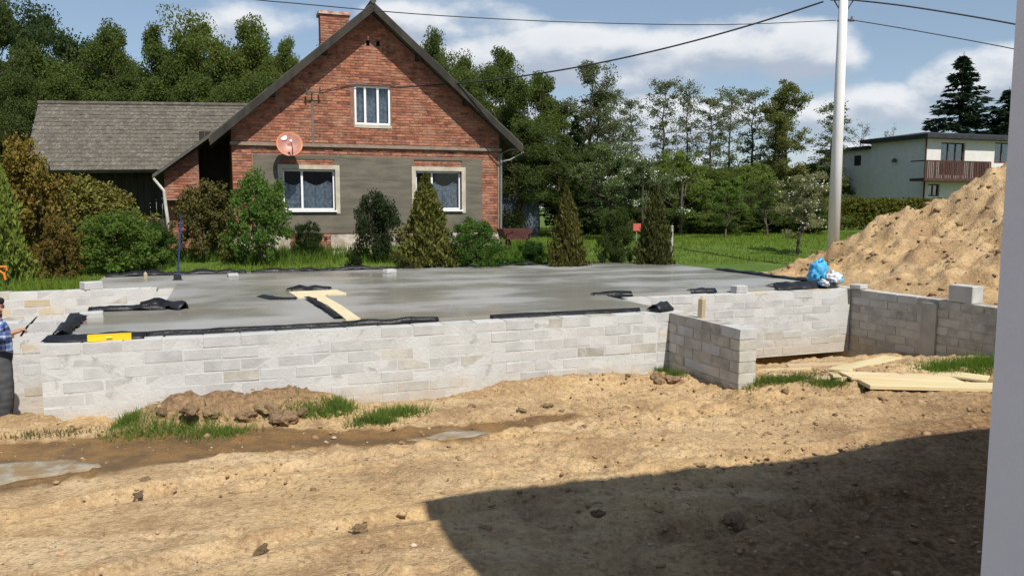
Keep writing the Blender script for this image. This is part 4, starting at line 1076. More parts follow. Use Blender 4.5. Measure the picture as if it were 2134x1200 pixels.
def spruce(seed, H=14, Rr=3.4):
    r = random.Random(seed); rng = np.random.default_rng(seed); tb = MB(); cents = []; ups = []
    tb.tube([(0, 0, -.3), (0, 0, H * .5), (0, 0, H)], [.2, .11, .015], 7)
    h = H * .10
    while h < H * .985:
        t = h / H; nb = 6
        for k in range(nb):
            an = r.uniform(0, 6.28); ln = Rr * (1 - t) ** .85 * r.uniform(.7, 1.2) + .12
            dirv = Vector((math.cos(an), math.sin(an), 0)); P = Vector((0, 0, h))
            pts = [P + dirv * ln * s + Vector((0, 0, ln * (.16 * s - .42 * s * s + .30 * s ** 3.0))) for s in (0, .35, .7, 1)]
            tb.tube(pts, [.035, .022, .013, .005], 4)
            nn = int(34 * ln) + 10
            for _ in range(nn):
                s = r.random() ** .7; q = min(int(s * 3), 2); B = pts[q].lerp(pts[q + 1], s * 3 - q)
                side = dirv.cross(Vector((0, 0, 1))) * r.gauss(0, .16) * (1.25 - s) * ln ** .6
                cents.append((B + side + Vector((0, 0, r.uniform(-.20, .05))))[:]); ups.append((dirv * .9 + side.normalized() * .5 + Vector((0, 0, -.25)))[:])
        h += H * .022 * r.uniform(.8, 1.25)
    V, F = leaf_quads(np.array(cents), .17, rng, np.array(ups), .32)
    return tb.mesh('trunk', True), mesh_np('crown', V, F), H, Rr

PROTO = {
    'oak1': broadleaf(1, leaf=.072, clump=330, limbs=28, crad=.82, Rr=3.2, base=.16, forks=2),
    'oak2': broadleaf(2, leaf=.072, clump=320, limbs=30, crad=.78, Rr=2.9, base=.14, forks=3),
    'oak3': broadleaf(3, leaf=.070, clump=320, limbs=28, crad=.76, Rr=3.0, base=.18, forks=2),
    'loose': broadleaf(4, leaf=.058, clump=120, limbs=26, crad=.50, Rr=2.1, base=.22, forks=2, subs=5, rise=1.0),
    'alder1': broadleaf(5, leaf=.060, clump=46, limbs=32, crad=.42, Rr=1.25, base=.24, rise=.55, subs=3, trunk_r=.13, prof=lambda t: (.55 + .6 * t) * (1.15 - t) ** .35),
    'alder2': broadleaf(6, leaf=.060, clump=52, limbs=28, crad=.45, Rr=1.4, base=.30, rise=.5, subs=3, trunk_r=.12, prof=lambda t: (.35 + .9 * t) * (1.12 - t) ** .4, spread_gap=.15),
    'birch': broadleaf(7, leaf=.06, clump=130, limbs=30, crad=.48, Rr=1.75, base=.22, rise=.9, subs=4, trunk_r=.11, forks=2),
    'apple1': broadleaf(8, H=4, Rr=2.0, leaf=.048, clump=130, limbs=18, crad=.30, base=.25, rise=.8, trunk_r=.10, forks=3),
    'apple2': broadleaf(9, H=4, Rr=1.9, leaf=.048, clump=120, limbs=16, crad=.28, base=.28, rise=.9, trunk_r=.09, forks=3),
    'bare': broadleaf(10, leaf=.05, clump=4, limbs=26, crad=.3, Rr=2.2, base=.2, rise=1.0, subs=6, trunk_r=.10, forks=2),
    'bush1': shrub(11, n_clump=120, clump=110, leaf=.042, crad=.22), 'bush2': shrub(12, leaf=.038, n_clump=130, clump=110), 'bush3': shrub(13, n_clump=100, clump=110, crad=.25, leaf=.045),
    'golden': shrub(14, n_clump=150, clump=110, leaf=.036, crad=.18, flat=.15),
    'thuja1': thuja(15), 'thuja2': thuja(16, n=8000), 'spruce': spruce(17), 'spruce2': spruce(18, 12, 3.2),
}
BARKS = {'alder1': ALDER_BARK, 'alder2': ALDER_BARK}
for k_, p in PROTO.items():
    p[0].materials.append(BARKS.get(k_, BARK)); p[1].materials.append(NEEDLE if k_.startswith(('thuja', 'spruce', 'golden')) else FOL)

def plant(name, kind, label, cat, px, top, depth, wpx, color, group=None, base_py=None, rz=None, crown='crown', stem='trunk'):
    """stands a plant on the ground at that distance, as tall and wide as the picture shows"""
    P = atd(px, base_py or 480, depth); zg_ = gz_at(P)
    if uv(P)[0] > 12.7 and uv(P)[1] < 8.5: zg_ = heap_z(*uv(P))
    tm, cm, H, Rr = PROTO[kind]
    zt = atd(px, top, depth).z; h = zt - zg_; w = wpx / FPX * depth / 2
    o = thing(name, label, cat, (P.x, P.y, zg_), random.uniform(0, 6.28) if rz is None else rz, group)
    s = (w / Rr * .92, w / Rr * .92, h / H)
    link(stem, tm, None, o, scale=s)
    c = link(crown, cm, None, o, scale=s, color=color)
    return o

G1 = (.100, .136, .036); G2 = (.128, .165, .042); G3 = (.160, .210, .052); GD = (.078, .106, .032)
wood = [('oak3', 8, -70, 33, 170, GD), ('oak1', 120, 14, 42, 240, (.055, .085, .034)), ('oak2', 255, 42, 40, 170, G1), ('oak3', 345, 58, 39, 170, G1),
        ('oak1', 440, 32, 40, 210, G2), ('oak2', 535, 44, 41, 190, G2), ('oak3', 605, 84, 40, 140, G2), ('loose', 690, 52, 46, 120, G2)]
for i, (k_, px, tp, d, w, c) in enumerate(wood):
    plant('broadleaf_tree', k_, '%s big leafy tree from the left in the wood behind the barn' % ORD[i], 'tree', px, tp, d, w, c, 'wood behind the barn')
under = [('oak1', 70, 90, 38, 260, G1), ('oak2', 235, 110, 44, 240, GD), ('oak3', 420, 110, 45, 260, GD), ('oak1', 560, 120, 45, 240, GD), ('oak2', 20, 150, 31, 170, GD), ('oak1', 150, 150, 35, 230, G1), ('oak3', 290, 165, 35, 220, GD), ('oak2', 400, 150, 35, 200, G1), ('oak1', 505, 160, 36, 210, G1), ('oak3', 590, 170, 37, 200, G1)]
for i, (k_, px, tp, d, w, c) in enumerate(under):
    plant('understorey_tree', k_, '%s lower dark tree from the left just behind the barn roof' % ORD[i], 'tree', px, tp, d, w, c, 'lower trees behind the barn')
right = [('oak2', 885, 60, 40, 130, G1, 'round-topped tree rising right behind the brick gable'), ('oak1', 960, 108, 37, 170, G1, 'leafy tree close behind the right roof slope'), ('oak3', 1045, 102, 39, 190, G1, 'dense green tree behind the right eave'),
         ('oak2', 1120, 150, 37, 170, G1, 'dark tree between the house and the tall grey-green tree'), ('oak1', 1085, 250, 33, 210, GD, 'low dark tree beside the right house wall'), ('oak3', 1165, 280, 34, 170, GD, 'low dark tree behind the left small cypress'),
         ('loose', 1222, 118, 38, 170, (.125, .150, .080), 'tall loose grey-green tree in the middle of the picture'), ('spruce2', 1200, 235, 35, 140, (.034, .052, .020), 'dark conifer below the tall grey-green tree')]
for k_, px, tp, d, w, c, lb in right: plant('garden_tree', k_, lb, 'tree', px, tp, d, w, c)
ald = [('alder2', 1268, 172, 50, 90), ('alder1', 1316, 196, 56, 80), ('alder1', 1380, 156, 46, 100), ('alder2', 1433, 164, 48, 85), ('alder1', 1476, 190, 46, 95), ('alder2', 1515, 172, 51, 100), ('alder1', 1562, 178, 48, 90), ('alder2', 1602, 226, 54, 80), ('alder1', 1722, 204, 52, 100)]
for i, (k_, px, tp, d, w) in enumerate(ald):
    plant('alder_tree', k_, '%s slender open-crowned tree from the left in the far row' % ORD[i], 'tree', px, tp, d, w, (.150, .175, .105), 'row of tall slender trees')
plant('birch_tree', 'birch', 'fuller drooping tree at the right end of the slender row', 'tree', 1636, 154, 46, 125, (.150, .165, .055))
plant('bare_tree', 'bare', 'nearly bare tree just right of the white pole', 'tree', 1788, 240, 54, 110, (.05, .06, .03))
plant('bare_tree', 'bare', 'thin bare tree behind the flat roof edge', 'tree', 1850, 250, 60, 70, (.05, .06, .03))
for i, (k_, px, tp, d, w, c) in enumerate([('oak2', 1290, 330, 46, 200, G1), ('oak3', 1385, 340, 44, 210, G1), ('oak1', 1480, 350, 45, 210, G1), ('oak2', 1575, 350, 46, 200, G1), ('oak1', 1230, 300, 44, 190, GD), ('oak2', 1330, 320, 52, 190, G1), ('oak3', 1430, 335, 56, 210, G1), ('oak1', 1530, 345, 58, 210, GD), ('oak2', 1620, 335, 56, 200, GD), ('oak3', 1705, 330, 54, 150, G1), ('oak2', 1760, 345, 56, 140, GD)]):
    plant('thicket_tree', k_, '%s low tree from the left in the thicket under the slender row' % ORD[i], 'tree', px, tp, d, w, c, 'thicket under the slender trees')
orch = [('apple1', 1262, 305, 31, 190, (.145, .190, .080), 'leafy fruit tree behind the left small cypress'), ('apple2', 1340, 335, 30, 150, (.135, .175, .085), 'fruit tree with white blossom twigs in mid garden'), ('apple1', 1418, 320, 36, 170, G3, 'round green fruit tree behind the right small cypress'),
        ('apple2', 1512, 378, 33, 130, (.120, .190, .042), 'small bright green fruit tree with short trunk on lawn'), ('apple1', 1600, 385, 35, 130, GD, 'dark fruit tree left of the cream flowering one'), ('apple2', 1560, 345, 40, 150, G3, 'fruit tree at the back edge of the lawn')]
for k_, px, tp, d, w, c, lb in orch:
    o = plant('fruit_tree', k_, lb, 'tree', px, tp, d, w, c, 'fruit trees on the lawn')
for i, (k_, px, tp, d, w, c) in enumerate([('bush1', 1245, 440, 37, 170, GD), ('bush2', 1320, 436, 39, 170, G1), ('bush3', 1400, 440, 40, 170, GD), ('bush1', 1475, 446, 38, 160, G1), ('bush2', 1550, 440, 40, 170, GD), ('bush3', 1625, 436, 39, 160, GD), ('bush1', 1690, 430, 37, 150, G1)]):
    plant('hedgerow_bush', k_, '%s dark bush from the left along the far edge of the lawn' % ORD[i], 'shrub', px, tp, d, w, c, 'bushes edging the lawn', stem='stem')
BLOSSOM = mat('blossom', (.72, .72, .66), (.6, .62, .5), .8, 9)
def blossom(n, seed, tree, lo=.35, clusters=26):
    """white flower clusters sitting on the twigs of that tree's crown"""
    rng = np.random.default_rng(seed); cr = [c for c in tree.children if c.name.startswith('crown')][0]
    co = np.empty(len(cr.data.vertices) * 3, dtype=np.float32); cr.data.vertices.foreach_get('co', co); co = co.reshape(-1, 3) * np.array(cr.scale[:])
    co = co[co[:, 2] > lo * co[:, 2].max()]
    cen = co[rng.integers(0, len(co), clusters)]
    C = cen[rng.integers(0, clusters, n)] + rng.normal(size=(n, 3)) * np.array([.13, .13, .06])
    V, F = leaf_quads(C, .022, rng, None, .9); link('blossom', mesh_np('blossom', V, F), BLOSSOM, tree)
bpy.context.view_layer.update()
ft = [o for o in bpy.data.objects if o.name.startswith('fruit_tree')]
blossom(1300, 3, ft[1], .3, 34); blossom(260, 4, ft[0], .4, 12)
cream = plant('fruit_tree', 'apple1', 'cream flowering fruit tree left of the white pole', 'tree', 1662, 368, 24, 165, (.26, .26, .14), 'fruit trees on the lawn')
blossom(700, 6, cream, .3, 40)

cyp = [('thuja1', 888, 366, 18.7, 128, (.105, .108, .024), 'biggest golden-green conical cypress in front of the house window'), ('thuja2', 1181, 392, 18.9, 84, (.085, .080, .020), 'small bronze conical cypress left of the little shrub'), ('thuja1', 1366, 390, 19.6, 84, (.062, .068, .018), 'dark narrow cypress beside the red sign')]
for k_, px, tp, d, w, c, lb in cyp: plant('conical_cypress', k_, lb, 'shrub', px, tp, d, w, c, 'cypresses behind the slab')
bushes = [('bush1', 545, 378, 19.6, 150, (.105, .180, .040), 'leafy green bush left of the house window'), ('golden', 432, 392, 20.0, 165, (.105, .095, .028), 'reddish brown bush before the dark doorway'), ('bush3', 786, 414, 20.6, 118, (.040, .060, .024), 'dark round bush against the grey render'),
          ('bush2', 988, 466, 18.9, 150, (.075, .145, .028), 'fresh green bush right of the biggest cypress'), ('bush3', 1108, 508, 20.2, 80, (.045, .10, .02), 'low green bush near the red garden cart'), ('bush2', 1284, 448, 20.2, 92, (.052, .080, .022), 'loose green shrub between the two small cypresses'),
          ('golden', 60, 312, 17.2, 200, (.150, .112, .022), 'tall golden brown conifer bush at the left edge'), ('thuja2', 2, 335, 15.6, 110, (.150, .195, .036), 'yellow-green drooping conifer cut by the left edge'), ('golden', 200, 384, 19.6, 250, (.150, .140, .032), 'wide golden green bush in front of the barn'),
          ('bush1', 245, 452, 17.6, 200, (.120, .185, .040), 'broad green bush near the slab corner'), ('golden', 122, 462, 16.6, 110, (.130, .095, .022), 'low bronze bush between the left conifer and green bush'), ('bush3', 322, 472, 18.8, 100, (.05, .10, .022), 'small green bush beside the blue-handled tool'),
          ('bush2', 640, 470, 20.9, 80, (.035, .065, .018), 'small weedy shrub by the cellar window'), ('bush3', 737, 535, 18.3, 40, (.035, .05, .018), 'tiny seedling shrub behind the slab edge'), ('bush2', 1060, 540, 19.4, 120, (.05, .11, .02), 'low spreading greenery at the slab far edge')]
for k_, px, tp, d, w, c, lb in bushes: plant('garden_bush', k_, lb, 'shrub', px, tp, d, w, c, stem='stem')
plant('spruce_tree', 'spruce', 'tall dark spruce behind the flat-roofed house', 'tree', 1988, 108, 62, 300, (.018, .038, .018), 'spruces behind the pale house')
plant('spruce_tree', 'spruce2', 'lower dark spruce at the right behind the flat roof', 'tree', 2085, 182, 60, 240, (.018, .038, .018), 'spruces behind the pale house')

# clipped hedge before the far house
rng = np.random.default_rng(77); n = 9000
ha = atd(1700, 450, 43); hb_ = atd(1960, 450, 46); dv = (hb_ - ha); ln = Vector((dv.x, dv.y, 0)).length; dv = Vector((dv.x, dv.y, 0)).normalized(); nv_ = Vector((-dv.y, dv.x, 0))
a = rng.random(n) * ln; bq = rng.uniform(-.5, .5, n); zq = rng.random(n) ** .6; hgt = atd(1800, 414, 44).z - .9
C = np.stack([ha.x + dv.x * a + nv_.x * bq, ha.y + dv.y * a + nv_.y * bq, .9 + zq * hgt * (1 + .03 * np.sin(a * 3))], 1)
V, F = leaf_quads(C, .10, rng); hm = mesh_np('hedge', V, F); hedge = link('clipped_hedge', hm, FOL, color=(.120, .125, .026))
tag(hedge, 'long clipped yellow-green hedge in front of the pale house', 'hedge')

# ------------------------------------------------------------------ grass
def blades(name, pts, hts, wid, color, rng, lean=.5, m=FOL):
    n = len(pts); an = rng.uniform(0, 2 * math.pi, n); side = np.stack([np.cos(an), np.sin(an), np.zeros(n)], 1)
    ln = rng.normal(size=(n, 3)) * lean; ln[:, 2] = 1; ln /= np.linalg.norm(ln, axis=1)[:, None]
    V = np.empty((n, 3, 3)); V[:, 0] = pts - side * wid[:, None]; V[:, 1] = pts + side * wid[:, None]; V[:, 2] = pts + ln * hts[:, None]
    return stuff(link(name, mesh_np(name, V.reshape(-1, 3), np.arange(3 * n).reshape(n, 3)), m, color=color))
rng = np.random.default_rng(5)
n = 150000
a = rng.uniform(-9, 32, n); b_ = 6.35 + rng.random(n) ** 1.5 * 30
ok = ((a < -.5) | (b_ > 8.55)) & ~((a > 12.3) & (b_ < 4.5))
hq = (a - HOUSE_UV[0]); wq = b_ - HOUSE_UV[1]; ok &= ~((hq > -.1) & (hq < 7.7) & (wq > -.15) & (wq < 9))
a, b_ = a[ok], b_[ok]; zg_ = ground_z(a, b_) - .01
P = np.stack([C0.x + a * U.x + b_ * V_.x, C0.y + a * U.y + b_ * V_.y, zg_], 1)
near = 1 + (b_ - 6) / 22
tall = np.clip(fbm(a, b_, .8, 3, seed=44) * 1.4 + .35, .15, 1.2); tall = np.where((a > 12) & (b_ > 9), .35, tall)
hts = rng.uniform(.05, .16, len(a)) * (0.4 + 1.3 * tall); wid = rng.uniform(.005, .011, len(a)) * near * 1.4
blades('lawn_grass', P, hts, wid, (.165, .235, .034), rng)
def tuft(name, label_pts, color, seed, n, h):
    rg = np.random.default_rng(seed); A = []; 
    for (u0, v0, ru, rv) in label_pts:
        q = rg.normal(size=(n, 2)) * np.array([ru, rv]) * .55; A.append(np.stack([u0 + q[:, 0], v0 + q[:, 1]], 1))
    A = np.concatenate(A); zq = ground_z(A[:, 0], A[:, 1])
    P = np.stack([C0.x + A[:, 0] * U.x + A[:, 1] * V_.x, C0.y + A[:, 0] * U.y + A[:, 1] * V_.y, zq - .01], 1)
    return blades(name, P, rg.uniform(.3, 1.1, len(P)) * h, rg.uniform(.0035, .007, len(P)), color, rg, .45)
GR = (.14, .21, .045)
def uvp(px, py, z=0): return uv(hit(px, py, z))
tuft('grass_patch', [(*uvp(290, 895, -.02), .30, .18), (*uvp(370, 895, -.02), .42, .2), (*uvp(455, 905, -.02), .3, .14), (*uvp(265, 880, 0), .12, .10)], GR, 1, 620, .13)
tuft('grass_patch', [(*uvp(660, 858, -.05), .34, .12), (*uvp(710, 850, -.08), .15, .14)], GR, 2, 900, .12)
tuft('grass_patch', [(*uvp(865, 838, -.2), .22, .14), (*uvp(830, 862, -.12), .3, .14), (*uvp(780, 880, -.05), .2, .1)], GR, 3, 900, .14)
tuft('grass_patch', [(*uvp(1410, 785, 0), .14, .12), (*uvp(1375, 778, 0), .08, .08)], (.11, .18, .035), 4, 450, .14)
tuft('grass_patch', [(*uvp(1515, 790, .12), .10, .08), (*uvp(1600, 795, .1), .30, .10), (*uvp(1660, 790, .05), .32, .12), (*uvp(1730, 800, .05), .3, .12)], (.13, .19, .04), 5, 500, .12)
tuft('grass_patch', [(*uvp(2010, 770, 0), .45, .25), (*uvp(2060, 760, 0), .3, .25), (*uvp(1960, 775, 0), .3, .14)], (.12, .20, .035), 6, 900, .20)
tuft('grass_patch', [(*uvp(60, 905, 0), .5, .12), (*uvp(140, 900, 0), .4, .14)], (.13, .13, .045), 7, 160, .07)
rng = np.random.default_rng(9); A = []
for _ in range(40):
    a0, b0 = rng.uniform(13.5, 20), rng.uniform(-2, 4); A.append(np.stack([a0 + rng.normal(size=40) * .10, b0 + rng.normal(size=40) * .10], 1))
A = np.concatenate(A); zq = np.array([heap_z(p[0], p[1]) for p in A])
blades('heap_weeds', np.stack([C0.x + A[:, 0] * U.x + A[:, 1] * V_.x, C0.y + A[:, 0] * U.y + A[:, 1] * V_.y, zq - .01], 1), rng.uniform(.03, .12, len(A)), rng.uniform(.004, .008, len(A)), (.10, .11, .035), rng, .9)
# taller weeds against the house
a = rng.uniform(HOUSE_UV[0] - 3, HOUSE_UV[0] + 9, 16000); b_ = HOUSE_UV[1] - rng.random(16000) ** 1.3 * 2.6
zg_ = ground_z(a, b_); P = np.stack([C0.x + a * U.x + b_ * V_.x, C0.y + a * U.y + b_ * V_.y, zg_ - .01], 1)
msk = fbm(a, b_, 1.1, 3, seed=61) > -.05
blades('tall_weeds', P[msk], rng.uniform(.1, .42, msk.sum()), rng.uniform(.008, .018, msk.sum()), (.11, .19, .032), rng, .4)

# ------------------------------------------------------------------ things lying about
def local(name, label, cat, u, v, z, rz=0.0, group=None): return thing(name, label, cat, W(u, v, z), TH + rz, group)
# planks in the recess
PLANK = mat('plank', (.60, .49, .29), (.52, .41, .24), .85, 3, (.25, 2.5, 1), .003, 20, vary=.12)
def plank(label, p0, p1, w, z0, z1, th=.03):
    a = hit(*p0); c = hit(*p1); a = at(*p0, a.z + z0); c = at(*p1, c.z + z1); d = c - a; L = d.length; x = d.normalized(); y = Vector((0, 0, 1)).cross(x).normalized(); zz_ = x.cross(y)
    M = Matrix((x, y, zz_)).transposed().to_4x4(); M.translation = (a + c) / 2
    me = chamfer_box(L, w, th, .004, .002, hash(label) % 99); o = link('plank', me, PLANK); o.matrix_world = M
    return tag(o, label, 'plank', 'boards in the terrace recess')
plank('long wide board along the front of the board pile', (1800, 800), (2120, 808), .34, .035, .035, .045)
plank('board slanting up toward the shaded wall', (1745, 772), (1862, 744), .26, .05, .07)
plank('broad board lying across the middle of the pile', (1760, 782), (1990, 790), .40, .03, .03)
plank('board under the broad middle one, further right', (1870, 765), (2060, 790), .34, .025, .04)
plank('narrow board at the back by the recess wall', (1640, 762), (1760, 758), .18, .05, .04)
plank('short board left end of the pile by the jutting wall', (1585, 772), (1690, 768), .16, .03, .04)
plank('board lying nearest the jutting wall end', (1600, 782), (1760, 790), .20, .03, .03)
plank('thin batten crossing over the board pile', (1690, 748), (1745, 785), .10, .07, .06)
foil('black foil scrap at the front of the board pile', [uvp(1880, 805, .02), uvp(1915, 812, .02)], [(-.1, .05), (-.02, .10), (.06, .04)], 33, .05)
# loose blocks
def loose(label, u, v, z, rz, ln=LB, dp=.24, h=.14):
    me = chamfer_box(ln, dp, h, .008, .004, int(u * 10)); o = link('loose_block', me, BLOCK, loc=W(u, v, z + h / 2), rot=(0, 0, TH + rz))
    return tag(o, label, 'block', 'loose blocks on the walls')
a, c = uv(at(1992, 632, .795)); loose('upright grey block standing on the shaded right wall', 12.46, c + .05, .795, .05, .24, .40, .26)
a, c = uv(at(1522, 606, .80)); loose('small pale block on the recess wall top', a, 1.78, .795, .1, .24, .16, .12)
loose('pale half block at the slab corner by the cement bags', 12.4, 1.55, .80, .3, .26, .2, .08)
a, c = uv(at(485, 577, ST)); loose('small cream block at the far slab edge left', a, c, ST + .002, .2, .20, .14, .07)
a, c = uv(at(812, 569, ST)); loose('small cream block at the far slab edge near the cypress', a, c, ST + .002, .5, .26, .16, .08)
a, c = uv(at(180, 596, ST)); loose('pale wedge of concrete at the far left slab corner', a + .1, 6.2, .795, .5, .30, .24, .13)
a, c = uv(at(132, 672, ST)); loose('grey block standing on the slab wing rear corner', .22, 1.9, .80, .1, .30, .2, .10)
# yellow level on the front wall
a, c = uv(at(222, 716, .80))
lv = local('spirit_level', 'yellow spirit level lying on the front wall at left', 'spirit level', a, .09, .792, .02)
YEL = mat('yellow_paint', (.80, .56, .02), (.72, .50, .02), .45, 5)
MB().box(-.215, .215, -.025, -.02, .002, .066).box(-.215, .215, .02, .025, .002, .066).box(-.215, .215, -.027, .027, .066, .072).build('frame', YEL, lv)
MB().box(-.214, .214, -.026, .026, -.001, .003).box(-.214, .214, -.019, .019, .004, .064).build('base_strip', mat('level_base', (.35, .10, .03), None, .6), lv)
MB().lathe([(.012, -.03), (.012, .03)], 10, Matrix.Translation((0, -.03, .036)) @ Matrix.Rotation(math.pi / 2, 4, 'Y')).build('vial', mat('vial', (.45, .6, .1), None, .2), lv)
# cement bags
BAGB = mat('bag_blue', (.06, .33, .62), (.10, .45, .75), .45, 4); BAGW = mat('bag_white', (.66, .68, .70), (.5, .53, .57), .5, 4)
def bag(label, px, py, rx, ry, rz, seed, tilt, mats, dz=0.0):
    P = at(px, py, ST)
    import bmesh
    from mathutils import noise as mn
    bm = bmesh.new(); bmesh.ops.create_icosphere(bm, subdivisions=4, radius=1)
    for q in bm.verts:
        n_ = q.co.copy(); k_ = 1 / max(abs(n_.x) ** 3 + abs(n_.y) ** 3 + abs(n_.z) ** 3, .001) ** (1 / 3)
        n_ *= k_ * .9; cr = mn.noise(n_ * 2.2 + Vector((seed * 5, 0, 0))) * .30 + mn.noise(n_ * 5 + Vector((seed, 3, 1))) * .22 + abs(mn.noise(n_ * 9)) * -.12
        q.co = Vector((n_.x * rx, n_.y * ry, n_.z * rz)) * (1 + cr)
    o = thing('cement_bag', label, 'bag', (P.x, P.y, ST + rz * .8 + dz), TH + .2 * seed, 'bags at the slab corner')
    o.rotation_euler = (tilt, .1, TH + .4 * seed)
    up = [f for f in bm.faces if f.calc_center_median().z > -.25 * rz]
    me = bpy.data.meshes.new('sack'); bm.to_mesh(me); bm.free()
    me.polygons.foreach_set('use_smooth', [True] * len(me.polygons)); me.materials.append(mats[0]); me.materials.append(mats[1])
    for p in me.polygons:
        if mn.noise(p.center * 4 + Vector((seed * 3, 0, 0))) + p.center.z * 2.2 < -.12: p.material_index = 1
    link('sack', me, None, o)
    MB().tube([Vector((-rx * .5, 0, rz * .9)), Vector((0, .02, rz * 1.15)), Vector((rx * .45, 0, rz * .95))], [.02, .035, .015], 8).build('folded_mouth', mats[0], o, True)
bag('crumpled bright blue bag standing at the slab corner', 1703, 589, .21, .15, .23, 1, .25, (BAGB, BAGW))
bag('flattened white and blue bag beside the blue one', 1738, 592, .21, .16, .12, 2, -.15, (BAGW, BAGB))
bag('small pale blue bag lying in front of the corner bags', 1716, 596, .18, .09, .05, 3, .05, (BAGW, BAGB))
# stakes and tools
WOOD = mat('raw_wood', (.46, .38, .26), (.38, .30, .19), .85, 5, (1, 1, .2), .003)
def stake(label, px, py, z, h, w, rz=.3):
    P = at(px, py, z); me = MB()
    me.box(-w, w, -w, w, 0, h - .05); me.add([(-w, -w, h - .05), (w, -w, h - .05), (w, w, h - .05), (-w, w, h - .05), (0, 0, h)], [(0, 1, 4), (1, 2, 4), (2, 3, 4), (3, 0, 4)])
    return tag(me.build('wooden_stake', WOOD, None, loc=P, rot=(.02, .03, TH + rz)), label, 'stake')
a, c = uv(at(1443, 664, ZT)); P = W(7.72, c, ZT)
st_ = stake('grey wooden stake on top of the jutting wall', 1443, 664, ZT, .30, .035); st_.location = P
stake('short wooden peg at the far edge of the slab', 303, 578, ST, .12, .03)
# blue handled squeegee standing on the slab
P = at(370, 584, ST)
bt = thing('floor_float', 'blue-handled concrete float standing at the far slab edge', 'tool', P, TH)
MB().tube([(0, .05, .05), (.04, .12, .5), (.10, .2, 1.18)], .017, 8).build('handle', mat('blue_handle', (.022, .035, .14), (.03, .045, .18), .4, 5), bt)
MB().tube([(.098, .197, 1.16), (.115, .215, 1.26)], [.027, .024], 8).build('grip', mat('rubber', (.02, .02, .022), None, .7), bt)
MB().box(-.09, .09, -.02, .1, 0, .012).box(-.07, .07, .02, .07, .012, .09).build('blade', MATS['rubber'], bt)
# orange handled spade behind the left wall
P = at(8, 603, .74); zt = atd(8, 556, P.y).z
sp = thing('garden_spade', 'orange-handled spade stuck in the grass at left edge', 'spade', P, TH)
h = zt - .74
MB().tube([(.06, 0, -.05), (.035, 0, h * .42)], .018, 8).build('shaft', MATS['rubber'], sp)
ORG = mat('orange_plastic', (.80, .19, .02), (.7, .16, .02), .4, 5)
MB().tube([(.035, 0, h * .42), (.02, 0, h * .72)], [.024, .020], 8).tube([(.02, 0, h * .7), (-.075, 0, h * .86), (-.08, 0, h)], .017, 8).tube([(.02, 0, h * .7), (.07, 0, h * .84), (.06, 0, h)], .017, 8).tube([(-.09, 0, h), (.075, 0, h)], .019, 8).build('grip', ORG, sp)
MB().box(-.03, .15, -.004, .004, -.28, -.03).build('blade', MATS['iron'], sp)
# red sign and posts in the garden
P = atd(1327, 500, 24); zg_ = gz_at(P); sg = thing('garden_sign', 'small red board on a thin post beside the dark cypress', 'sign', (P.x, P.y, zg_), TH)
z0 = atd(1327, 481, 24).z - zg_; z1 = atd(1327, 466, 24).z - zg_
MB().tube([(0, .03, 0), (0, .03, z1 - .03)], .018, 6).build('post', mat('grey_green', (.20, .26, .24), None, .6), sg)
MB().box(-.13, .13, -.012, .012, z0, z1).build('board', mat('sign_red', (.55, .09, .07), (.48, .12, .09), .5, 5), sg)
P = atd(1400, 490, 23); zg_ = gz_at(P); zt = atd(1400, 473, 23).z
tag(MB().tube([(0, 0, 0), (0, 0, zt - zg_)], [.045, .04], 8).lathe([(.05, zt - zg_), (.05, zt - zg_ + .03), (.001, zt - zg_ + .05)], 8).build('garden_post', mat('pale_post', (.5, .5, .47), (.38, .38, .35), .8), None, loc=(P.x, P.y, zg_)), 'short pale post just right of the dark cypress', 'post')
# red garden cart right of the house
P = atd(1072, 505, 23.5); zg_ = gz_at(P); ct = thing('garden_cart', 'old red garden cart beside the house corner', 'cart', (P.x, P.y, zg_), TH)
RED = mat('old_red', (.06, .017, .015), (.09, .035, .028), .7, 5)
MB().prism([Vector((-.36, -.3, .38)), Vector((.36, -.3, .38)), Vector((.46, -.3, .68)), Vector((-.46, -.3, .68))], (0, .62, 0)).build('tray', RED, ct)
for x in (-.3, .3): MB().tube([(x, -.24, 0), (x, -.26, .4)], .025, 6).build('leg', RED, ct)
wl = MB(); wl.lathe([(.13, -.03), (.18, -.03), (.18, .03), (.13, .03), (.13, -.03)], 16, Matrix.Translation((0, .55, .18)) @ Matrix.Rotation(math.pi / 2, 4, 'Y')); wo = wl.build('wheel', MATS['rubber'], ct)
MB().tube([(-.04, .55, .18), (.04, .55, .18)], .13, 10).build('hub', RED, wo)
MB().tube([(-.34, .3, .42), (-.36, -.5, .55), (-.36, -.95, .62)], .02, 6).build('handle', RED, ct); MB().tube([(.34, .3, .42), (.36, -.5, .55), (.36, -.95, .62)], .02, 6).build('handle', RED, ct)
# bluish shed behind the right corner of the house
P = atd(1070, 480, 33); zg_ = gz_at(P); sd = thing('garden_shed', 'small blue-grey shed half hidden right behind the house', 'shed', (P.x, P.y, zg_), TH)
SHED = mat('shed_blue', (.07, .09, .12), (.10, .12, .15), .7, 4, (1, 1, .2))
for i in range(9): MB().box(-1.1 + i * .25, -1.1 + i * .25 + .235, r_.uniform(0, .008), .04, -.1, 1.95 + .03 * i).build('board', SHED, sd)
MB().box(-1.1, -1.06, .042, 1.8, -.1, 1.9).box(1.10, 1.14, .042, 1.8, -.1, 2.1).box(-1.05, 1.09, 1.76, 1.8, -.1, 1.9).build('side_wall', SHED, sd)
MB().prism([Vector((-1.3, -.2, 1.98)), Vector((1.35, -.2, 2.30)), Vector((1.35, -.2, 2.38)), Vector((-1.3, -.2, 2.06))], (0, 2.2, 0)).build('roof', SLATE, sd)

